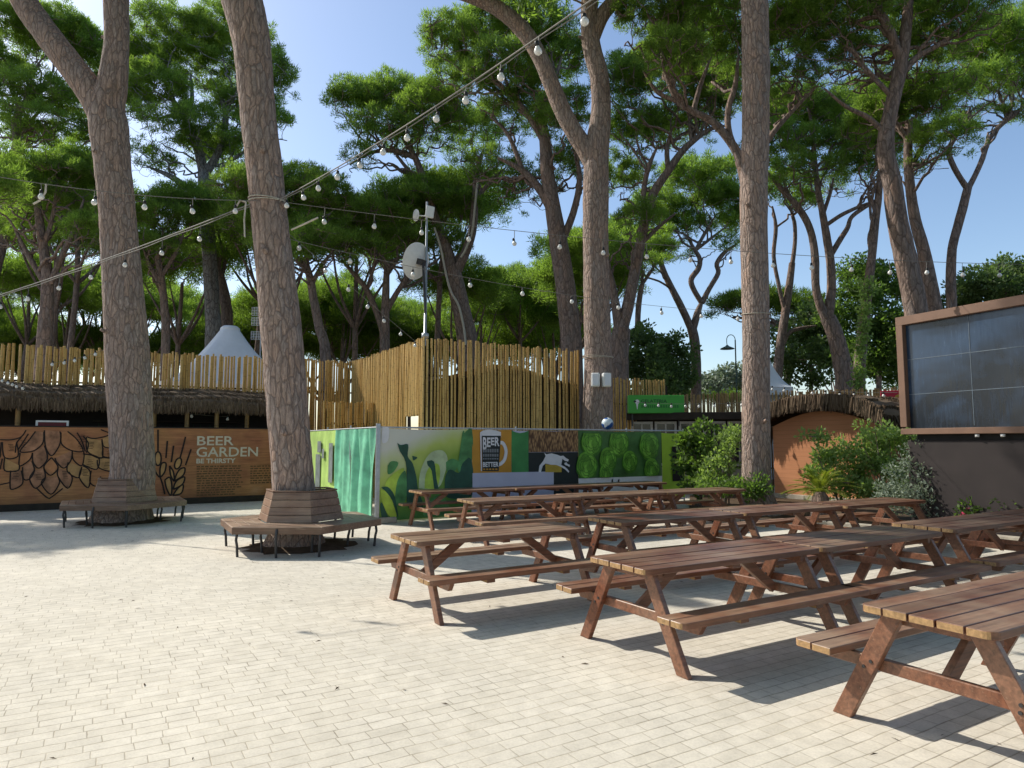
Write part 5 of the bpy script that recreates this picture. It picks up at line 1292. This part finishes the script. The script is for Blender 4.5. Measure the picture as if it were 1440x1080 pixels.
for s, k0 in ((1, ns), (1, ns - 1), (1, ns - 3), (-1, 0), (1, ns - 5), (1, ns - 7)):
    x, z = rp[k0]; thatch_fringe(b, [Vector((x, -.42 + (HL + .7) * q / 12, z + .05)) for q in range(13)], rg, 900, .42, out=Vector((s * .8, 0, 0)))
b.build('thatched_roof', M['thatch'], hut)
# red and yellow sign on the reed fence
s0 = at(1238, 556, 20.4); s1 = at(1290, 556, 20.0); M['bright_red'] = plain('bright_red_sign', (.45, .02, .05), .5, .08, 3)
dv = Vector((s1.x - s0.x, s1.y - s0.y, 0)); wd = dv.length; dv.normalize(); z1_, z0_ = at(1250, 549.5, 20.3).z, at(1250, 566, 20.3).z
t = board('hoarding', 'red sign with a yellow patch on the reed fence beside the screen', 'sign', Vector((s0.x, s0.y, z0_)), dv)
b = MB(); b.box((wd / 2, 0, (z1_ - z0_) / 2), (wd, .04, z1_ - z0_)); b.build('panel', M['bright_red'], t, .01)
b = MB(); b.prism([(wd * .42, .04), (wd * .62, .03), (wd * .64, .2), (wd * .52, .25), (wd * .4, .2)], .022, .026, lambda x, z, y: Vector((x, -y, z))); b.build('patch', M['p_yellow'], t)
b = MB()
for k in range(5): x = wd * (.45 + .035 * k); b.add([(x, -.03, .1), (x + wd * .022, -.03, .1), (x + wd * .02, -.03, .16), (x + .004, -.03, .16)], [(0, 1, 2, 3)])
b.build('lettering', M['bright_red'], t)
for x in (.15, wd - .15):
    b = MB(); b.tube([(x, .05, -z0_), (x, .05, .2)], .03, 6); b.build('post', M['dark_wood'], t)

# ------------------------------------------------------------------ big screen
def screen_mat():
    t = NT('led_screen_glass'); v = t.coord(); sx = t.n('ShaderNodeSeparateXYZ'); t.l(v, sx.inputs[0])
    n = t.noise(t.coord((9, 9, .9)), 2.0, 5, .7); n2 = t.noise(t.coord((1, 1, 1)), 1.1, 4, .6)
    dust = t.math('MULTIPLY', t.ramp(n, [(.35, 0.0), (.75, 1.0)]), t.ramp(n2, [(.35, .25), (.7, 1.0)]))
    dark_refl = t.ramp(t.noise(t.coord((.8, .8, 1.1), (0, .3, 0)), .75, 3, .55, .6), [(.42, 0.0), (.6, 1.0)])
    col = t.mix(t.math('MULTIPLY', dust, t.math('MULTIPLY_ADD', dark_refl, .8, .2)), t.mix(dark_refl, (.006, .01, .018), (.02, .042, .085)), (.06, .115, .2))
    dots = t.n('ShaderNodeTexWave', wave_type='BANDS', bands_direction='Z'); t.l(v, dots.inputs['Vector']); dots.inputs['Scale'].default_value = 11
    col = t.mix(1.0, col, t.ramp(dots.outputs[0], [(.0, .82), (.3, 1.0)]), 'MULTIPLY')
    return t.bsdf(col, t.math('MULTIPLY_ADD', dust, .3, .16), None, .6)
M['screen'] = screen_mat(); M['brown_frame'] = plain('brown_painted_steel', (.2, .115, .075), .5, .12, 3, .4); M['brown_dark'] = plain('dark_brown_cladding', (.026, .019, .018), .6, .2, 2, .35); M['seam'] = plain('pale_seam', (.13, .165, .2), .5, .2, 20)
q0 = at(1267, 622, 14.0); sd = Vector((.40, -.9165, 0)).normalized()
scn = board('led_screen', 'huge dark blue outdoor screen in a brown frame at the right edge', 'screen', Vector((q0.x, q0.y, 0)), sd)
SL, Z0, Z1 = 5.4, 1.88, 4.32; D = .55
b = MB()
b.box((SL / 2, D / 2, Z1 - .09), (SL, D, .18)); b.box((SL / 2, D / 2, Z0 + .06), (SL, D, .12)); b.box((.075, D / 2, (Z0 + Z1) / 2), (.15, D - .004, Z1 - Z0 - .3)); b.box((SL - .075, D / 2, (Z0 + Z1) / 2), (.15, D - .004, Z1 - Z0 - .3))
b.build('frame', M['brown_frame'], scn, .008)
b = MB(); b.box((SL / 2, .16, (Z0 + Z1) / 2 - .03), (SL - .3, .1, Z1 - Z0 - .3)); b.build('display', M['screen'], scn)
b = MB()
for z in (Z0 + .12 + .70, Z0 + .12 + 1.42): b.box((SL / 2, .107, z), (SL - .32, .006, .012))
for k in range(1, 4): b.box((.15 + k * 1.28, .106, (Z0 + Z1) / 2), (.010, .005, Z1 - Z0 - .32))
b.build('module_seam', M['seam'], scn)
b = MB(); b.box((SL / 2, D / 2 + .05, (Z0 + Z1) / 2 - .03), (SL - .3, D - .2, Z1 - Z0 - .31)); b.build('back_box', M['metal_dark'], scn)
b = MB(); b.box((SL / 2, .34, .88), (SL - .1, D - .12, 1.76)); b.build('base', M['brown_dark'], scn, .01)
b = MB(); b.box((SL / 2, .3, 1.82), (SL - .5, .3, .12)); b.build('gap_beam', M['black'], scn)
for x in (1.5, 1.95, 3.2): b = MB(); b.lathe([(0, 0), (.035, 0), (.04, .05), (.0, .055)], (x, .06, Z0 - .06), 10); b.build('lamp', M['white'], scn)

# ------------------------------------------------------------------ street lamp
M['lamp_green'] = plain('dark_green_lamp_paint', (.09, .14, .13), .5, .15, 6)
p = at(1038, 622, 36); t = thing('street_lamp', 'slim street lamp with a curled arm and bell shade left of the roped trunk', 'street lamp', (p.x, p.y, 0))
zt = at(1038, 478, 36).z
b = MB(); b.tube([(0, 0, 0), (0, 0, 1), (0, 0, zt * .6), (0, 0, zt)], [.09, .05, .04, .035], 8); b.build('pole', M['lamp_green'], t)
b = MB(); pts = [Vector((-.23 + .23 * math.cos(a), 0, zt + .28 * math.sin(a) * 1.0)) for a in [k * math.pi / 10 for k in range(11)]] + [Vector((-.46, 0, zt - .15)), Vector((-.44, 0, zt - .3))]
b.tube(pts, .02, 6); b.build('arm', M['lamp_green'], t)
b = MB(); b.lathe([(.05, .1), (.1, .04), (.36, -.08), (.38, -.12), (.1, -.1), (0, -.1)], (-.44, 0, zt - .38), 14); b.build('shade', M['lamp_green'], t)

# ------------------------------------------------------------------ strings of bulbs
def sag(p0, p1, s, n=24): return [p0.lerp(p1, k / n) - Vector((0, 0, s * 4 * (k / n) * (1 - k / n))) for k in range(n + 1)]
def along(pts, dist):
    for i in range(len(pts) - 1):
        L = (pts[i + 1] - pts[i]).length
        if dist <= L: return pts[i].lerp(pts[i + 1], dist / L)
        dist -= L
    return None
_bulb = None; _sock = None
def bulbs(label, pts, start, step, drop, group='strings of festoon bulbs', r=.042, rad=.011, double=False, nmax=60):
    global _bulb, _sock
    root = thing('bulb_string', label, 'string lights', pts[0], 0, group); o_ = pts[0]
    b = MB(); b.tube([p - o_ for p in pts], rad, 5)
    if double: b.tube([p - o_ + Vector((.0, .02, -.032 + .01 * math.sin(i * 1.3))) for i, p in enumerate(pts)], rad * .7, 5)
    if _bulb is None:
        m = MB(); m.lathe([(.0, -1.0), (.35, -.93), (.72, -.68), (.95, -.3), (1, 0), (.93, .35), (.7, .75), (.5, 1.05), (.46, 1.3)], n=12); _bulb = m.mesh(); _bulb.materials.append(M['bulb'])
        m = MB(); m.lathe([(.42, 1.2), (.55, 1.25), (.55, 2.2), (.4, 2.5), (.12, 2.6), (0, 2.6)], n=10); _sock = m.mesh(); _sock.materials.append(M['socket'])
    d = start; rg = random.Random(int(start * 100) + len(pts)); k = 0
    wires = MB()
    while k < nmax:
        q = along(pts, d)
        if q is None: break
        c = q - o_ - Vector((rg.gauss(0, .01), 0, drop * rg.uniform(.92, 1.08)))
        o = bpy.data.objects.new('bulb', _bulb); COL.objects.link(o); o.parent = root; o.location = c; o.scale = (r, r, r); o.rotation_euler = (rg.gauss(0, .12), rg.gauss(0, .12), 0)
        s = bpy.data.objects.new('socket', _sock); COL.objects.link(s); s.parent = o
        top = c + Vector((0, 0, r * 2.5))
        if (q - o_ - top).length > .02: b.tube([q - o_, top], .006, 4, cap=False)
        d += step * rg.uniform(.96, 1.04); k += 1
    b.build('cable', M['cable'], root)
    return root
a0 = at(392, 281, 11.15)
bulbs('twin cable of large bulbs climbing from the leaning trunk to the top of the photo', sag(a0, at(860, -20, 5.95), .10), .28, .60, .17, double=True, rad=.009)
bulbs('thick cable falling from the leaning trunk to the left edge, small bulbs hanging below', sag(at(352, 287, 11.2), at(-20, 421, 14.6), .06), 1.2, 1.02, .27, double=True, rad=.011)
bulbs('thin level string of bulbs crossing in front of the forked trunk', sag(at(362, 282, 11.1), at(-40, 242, 9.2), .10), .35, .66, .2, rad=.006)
bulbs('long thin string of bulbs running right across the picture past the satellite mast', sag(at(398, 284, 11.3), at(1450, 372, 13.9), .22, 40), .7, .84, .24, rad=.006)
bulbs('string of bulbs dropping from the leaning trunk to the bamboo corner beside the mast', sag(at(398, 322, 11.3), at(598, 492, 17.7), .0), .5, .92, .12, rad=.005)
bulbs('sagging string of bulbs between the leaning trunk and the pale rope on the straight trunk', sag(at(402, 335, 11.3), at(1046, 440, 15.7), .22, 40), 1.1, 1.12, .14, rad=.0045)
bulbs('row of small bulbs across the green gelateria sign towards the roped trunk', sag(at(896, 566, 21.9), at(1050, 566, 21.0), .05), .25, .42, .08, r=.045, rad=.006)
bulbs('row of small bulbs along the dark reed fence above the hut', sag(at(1078, 543, 20.6), at(1262, 552, 18.6), .06), .15, .38, .09, r=.042, rad=.006)
bulbs('short string of bulbs rising across the left bamboo fence', sag(at(66, 511, 17.2), at(160, 486, 17.6), .08), .12, .26, .05, r=.04, rad=.005)
bulbs('short string of bulbs dipping at the left edge above the steel rack', sag(at(-20, 522, 17.0), at(34, 545, 17.2), .03), .2, .12, .04, r=.035, rad=.005)
bulbs('two glowing white bulbs inside the dark thatched bar', sag(at(255, 580, 19.6), at(322, 586, 20.4), .02), .3, .95, .08, r=.045, rad=.004)
# loose cable ends
b = MB(); p = at(65, 259, 9.6); b.tube([p, p + Vector((.0, 0, -.12)), p + Vector((-.08, 0, -.25)), p + Vector((-.17, 0, -.30))], .014, 5); tag(b.build('loose_cable', M['rope']), 'short pale cable end dangling from the level bulb string at left', 'cable')
b = MB(); p = at(346, 284, 11.0); b.tube([p, p + Vector((-.1, 0, .03)), p + Vector((-.17, 0, -.1)), p + Vector((-.16, 0, -.18))], .016, 5); b.tube([p, p + Vector((-.02, 0, -.3)), p + Vector((.0, 0, -.6))], .014, 5); tag(b.build('loose_cable', M['rope']), 'pale looped cable ends hanging at the left side of the leaning trunk', 'cable')
b = MB(); b.tube([at(410, 323, 11.2), at(428, 315, 11.0), at(447, 306, 10.9)], .016, 6); tag(b.build('loose_cable', M['rope']), 'short pale cable stub sticking out right of the leaning trunk', 'cable')
# pale vines hanging down the forked pine by the mast
for pts, lab in (([(611, 320), (620, 350), (627, 385), (634, 410), (645, 430), (652, 460), (655, 485)], 'pale vine snaking down the forked pine by the mast'), ([(672, 250), (668, 290), (664, 325), (655, 350), (648, 362)], 'pale vine on the right stem of the forked pine by the mast')):
    b = MB(); b.tube(smooth_path([at(x, y, 32.4) for x, y in pts], [1] * len(pts), 5)[0], .055, 6); tag(b.build('vine', M['rope']), lab, 'vine')

# ------------------------------------------------------------------ shrubs and small plants
def shrub(label, d, px, stems, pads, seed, fol, name='shrub', cat='shrub', per=44, nlen=.1, nwid=.026, rad=.2, dens=34, **kw):
    base = at(px, 622, d); base.z = .04
    rg = random.Random(seed); lb = []
    for sx_, sy_ in stems:
        e = at(sx_, sy_, d + rg.uniform(-.2, .2)); s = base + Vector((rg.uniform(-.1, .1), rg.uniform(-.1, .1), 0)); m = s.lerp(e, .5) + Vector((rg.uniform(-.1, .1), 0, .1))
        lb.append([(s, .022), (m, .016), (e, .007)])
    pd = [(at(x, y, d + dd), rx * d / F, rx * d / F, ry * d / F) for x, y, rx, ry, dd in pads]
    return tree(name, label, cat, base, lb[0], lb[1:], pd, seed, sides=6, amp=0, fol=M[fol], per=per, nlen=nlen, nwid=nwid, rad=rad, dens=dens, nb=6, leaf=True, up=.25, low=-.9, twig=False, **kw)
shrub('bright green bushy shrub behind the little palm, before the hut', 15.6, 1190, [(1150, 640), (1190, 620), (1170, 650), (1210, 640), (1145, 620)],
      [(1185, 640, 28, 24, 0), (1170, 670, 32, 28, .3), (1200, 680, 28, 24, -.2), (1145, 616, 18, 11, 0), (1160, 640, 18, 16, .2)], 91, 'leaf_light')
shrub('tall grey green shrub with its top against the screen corner', 15.2, 1238, [(1230, 600), (1250, 610), (1270, 620), (1215, 630), (1225, 660)],
      [(1235, 610, 26, 18, 0), (1255, 640, 30, 28, .2), (1225, 650, 28, 26, .3), (1240, 680, 34, 28, -.2), (1268, 612, 18, 10, 0)], 92, 'leaf_light', per=56)
shrub('silvery shrub spreading in front of the dark screen base', 14.0, 1300, [(1290, 640), (1330, 650), (1300, 620), (1360, 660), (1345, 625)],
      [(1290, 670, 32, 30, 0), (1325, 682, 36, 30, .2), (1265, 695, 30, 22, -.1), (1310, 710, 34, 20, -.2), (1296, 640, 16, 12, 0), (1355, 690, 22, 24, .1)], 93, 'leaf_silver', nlen=.075, nwid=.018, dens=50)
shrub('wispy silver stems rising bare before the screen base', 13.8, 1335, [(1340, 610), (1366, 655), (1372, 640), (1325, 625), (1350, 600), (1300, 618)],
      [(1342, 618, 9, 7, 0), (1366, 650, 9, 8, 0), (1350, 640, 12, 12, 0), (1322, 630, 10, 8, 0), (1300, 622, 8, 6, 0)], 94, 'leaf_silver', nlen=.06, nwid=.016, dens=40, rad=.11)
shrub('dark glossy shrub growing over the right end of the poster fence', 17.6, 985, [(985, 620), (975, 640), (1000, 650), (970, 610)],
      [(984, 618, 24, 20, 0), (975, 650, 24, 26, .2), (990, 676, 28, 22, 0), (965, 620, 10, 10, 0)], 95, 'leaf', nlen=.13, nwid=.04)
shrub('lighter green shrub leaning against the left side of the roped trunk', 16.8, 1018, [(1030, 620), (1010, 640), (1040, 610)],
      [(1022, 628, 22, 18, 0), (1010, 655, 24, 22, .1), (1034, 612, 12, 12, 0), (1005, 680, 26, 16, 0)], 96, 'leaf_light', nlen=.1)
shrub('low clipped green bush at the left foot of the roped trunk', 16.0, 1012, [(1010, 675), (1025, 672)], [(1008, 682, 26, 14, 0), (1032, 684, 16, 12, .1)], 97, 'leaf')
shrub('low green bush at the right foot of the roped trunk', 15.6, 1072, [(1070, 672), (1080, 675)], [(1070, 685, 20, 15, 0), (1056, 690, 12, 10, 0)], 98, 'leaf')
shrub('low dark green plant under the screen base at right', 12.9, 1390, [(1390, 700), (1380, 705)], [(1388, 712, 22, 16, 0), (1372, 722, 14, 12, 0)], 99, 'leaf')
shrub('dark bedding plant at the right edge under the screen', 12.4, 1430, [(1430, 705), (1425, 712)], [(1430, 716, 20, 14, 0)], 100, 'leaf_dark')
for (px_, py_, d_, lab) in ((1362, 726, 13.0, 'small pink flowering plant left of the low dark green plant'), (1412, 718, 12.8, 'small pink flowering plant between the two dark plants under the screen')):
    t = shrub(lab, d_, px_, [(px_, py_ - 4), (px_ + 5, py_ - 3)], [(px_, py_, 9, 7, 0)], px_, 'leaf_dark', 'flowering_plant', 'flowers', nlen=.06)
    rs = np.random.RandomState(px_); c = at(px_, py_ - 5, d_) - t.location
    C = np.array([tuple(c + Vector((rs.normal(0, .09), rs.normal(0, .09), rs.normal(.03, .04)))) for _ in range(12)])
    V, Fa = needle_cloud(C, rs, 14, .045, .04, .02, .3, True); link('blossom', np_mesh(V, Fa), M['flower'], t)
# little palm
p = at(1150, 622, 14.7); t = thing('palm', 'little cycad palm with arching yellow green fronds before the hut wall', 'palm', (p.x, p.y, .04))
b = MB(); b.tube([(0, 0, 0), (0, 0, .25), (.01, 0, .5), (0, 0, .62)], [.2, .19, .17, .1], 14); b.build('trunk', M['bark_far'], t)
rg = random.Random(40); fr = MB()
for k in range(34):
    a = k * 2.399; el = rg.uniform(.25, 1.25); L = rg.uniform(.7, .95); d0 = Vector((math.cos(a) * math.cos(el), math.sin(a) * math.cos(el), math.sin(el)))
    pts = [Vector((0, 0, .6)) + d0 * L * s - Vector((0, 0, .42 * s * s * L)) for s in [i / 10 for i in range(11)]]
    fr.tube(pts, .008, 4, cap=False)
    for i in range(2, 11):
        for j in (0, .5):
            if i + j > 10: continue
            q = pts[i].lerp(pts[min(i + 1, 10)], j); d = (pts[i] - pts[i - 1]).normalized(); sd_ = d.cross(Vector((0, 0, 1))); sd_.normalize()
            for s in (-1, 1):
                tip = q + sd_ * s * .17 * (1.1 - .06 * i) + d * .10 + Vector((0, 0, .02)); wv = d * .012
                fr.add([q - wv, q + wv, tip], [(0, 1, 2)])
fr.build('fronds', M['leaf_palm'], t)
# needles and dry leaves swept over the paving
rs = np.random.RandomState(2); N = 150
X = rs.uniform(-12, 7, N); Y = 3 + 13 * rs.random(N) ** 1.2
V = []; Fa = []
for i in range(N):
    a = rs.uniform(0, 6.28); L = rs.uniform(.012, .04); wv = rs.uniform(.002, .008); d = np.array([math.cos(a), math.sin(a), 0]); s_ = np.array([-d[1], d[0], 0]); c = np.array([X[i], Y[i], .005])
    k = len(V); V += [c - d * L, c + s_ * wv + [0, 0, .006], c + d * L, c - s_ * wv]; Fa.append([k, k + 1, k + 2, k + 3])
tag(link('fallen_leaves', np_mesh(np.array(V), np.array(Fa)), M['soil']), 'tiny dry leaves and needles scattered over the paving', 'leaf litter', kind='stuff')
# a low pale wooden bench by the fence
p = hit(592, 731, Vector((0, 0, 0)), ZD); t = thing('low_bench', 'low pale timber bench at the foot of the leaf poster', 'bench', (p.x - .15, p.y + .35, 0), TH)
b = MB(); b.box((0, 0, .24), (1.1, .3, .07)); b.build('seat', M['seatwood'], t, .006)
for x in (-.45, .45): b = MB(); b.box((x, 0, .1), (.08, .26, .2)); b.build('leg', M['seatwood'], t, .004)
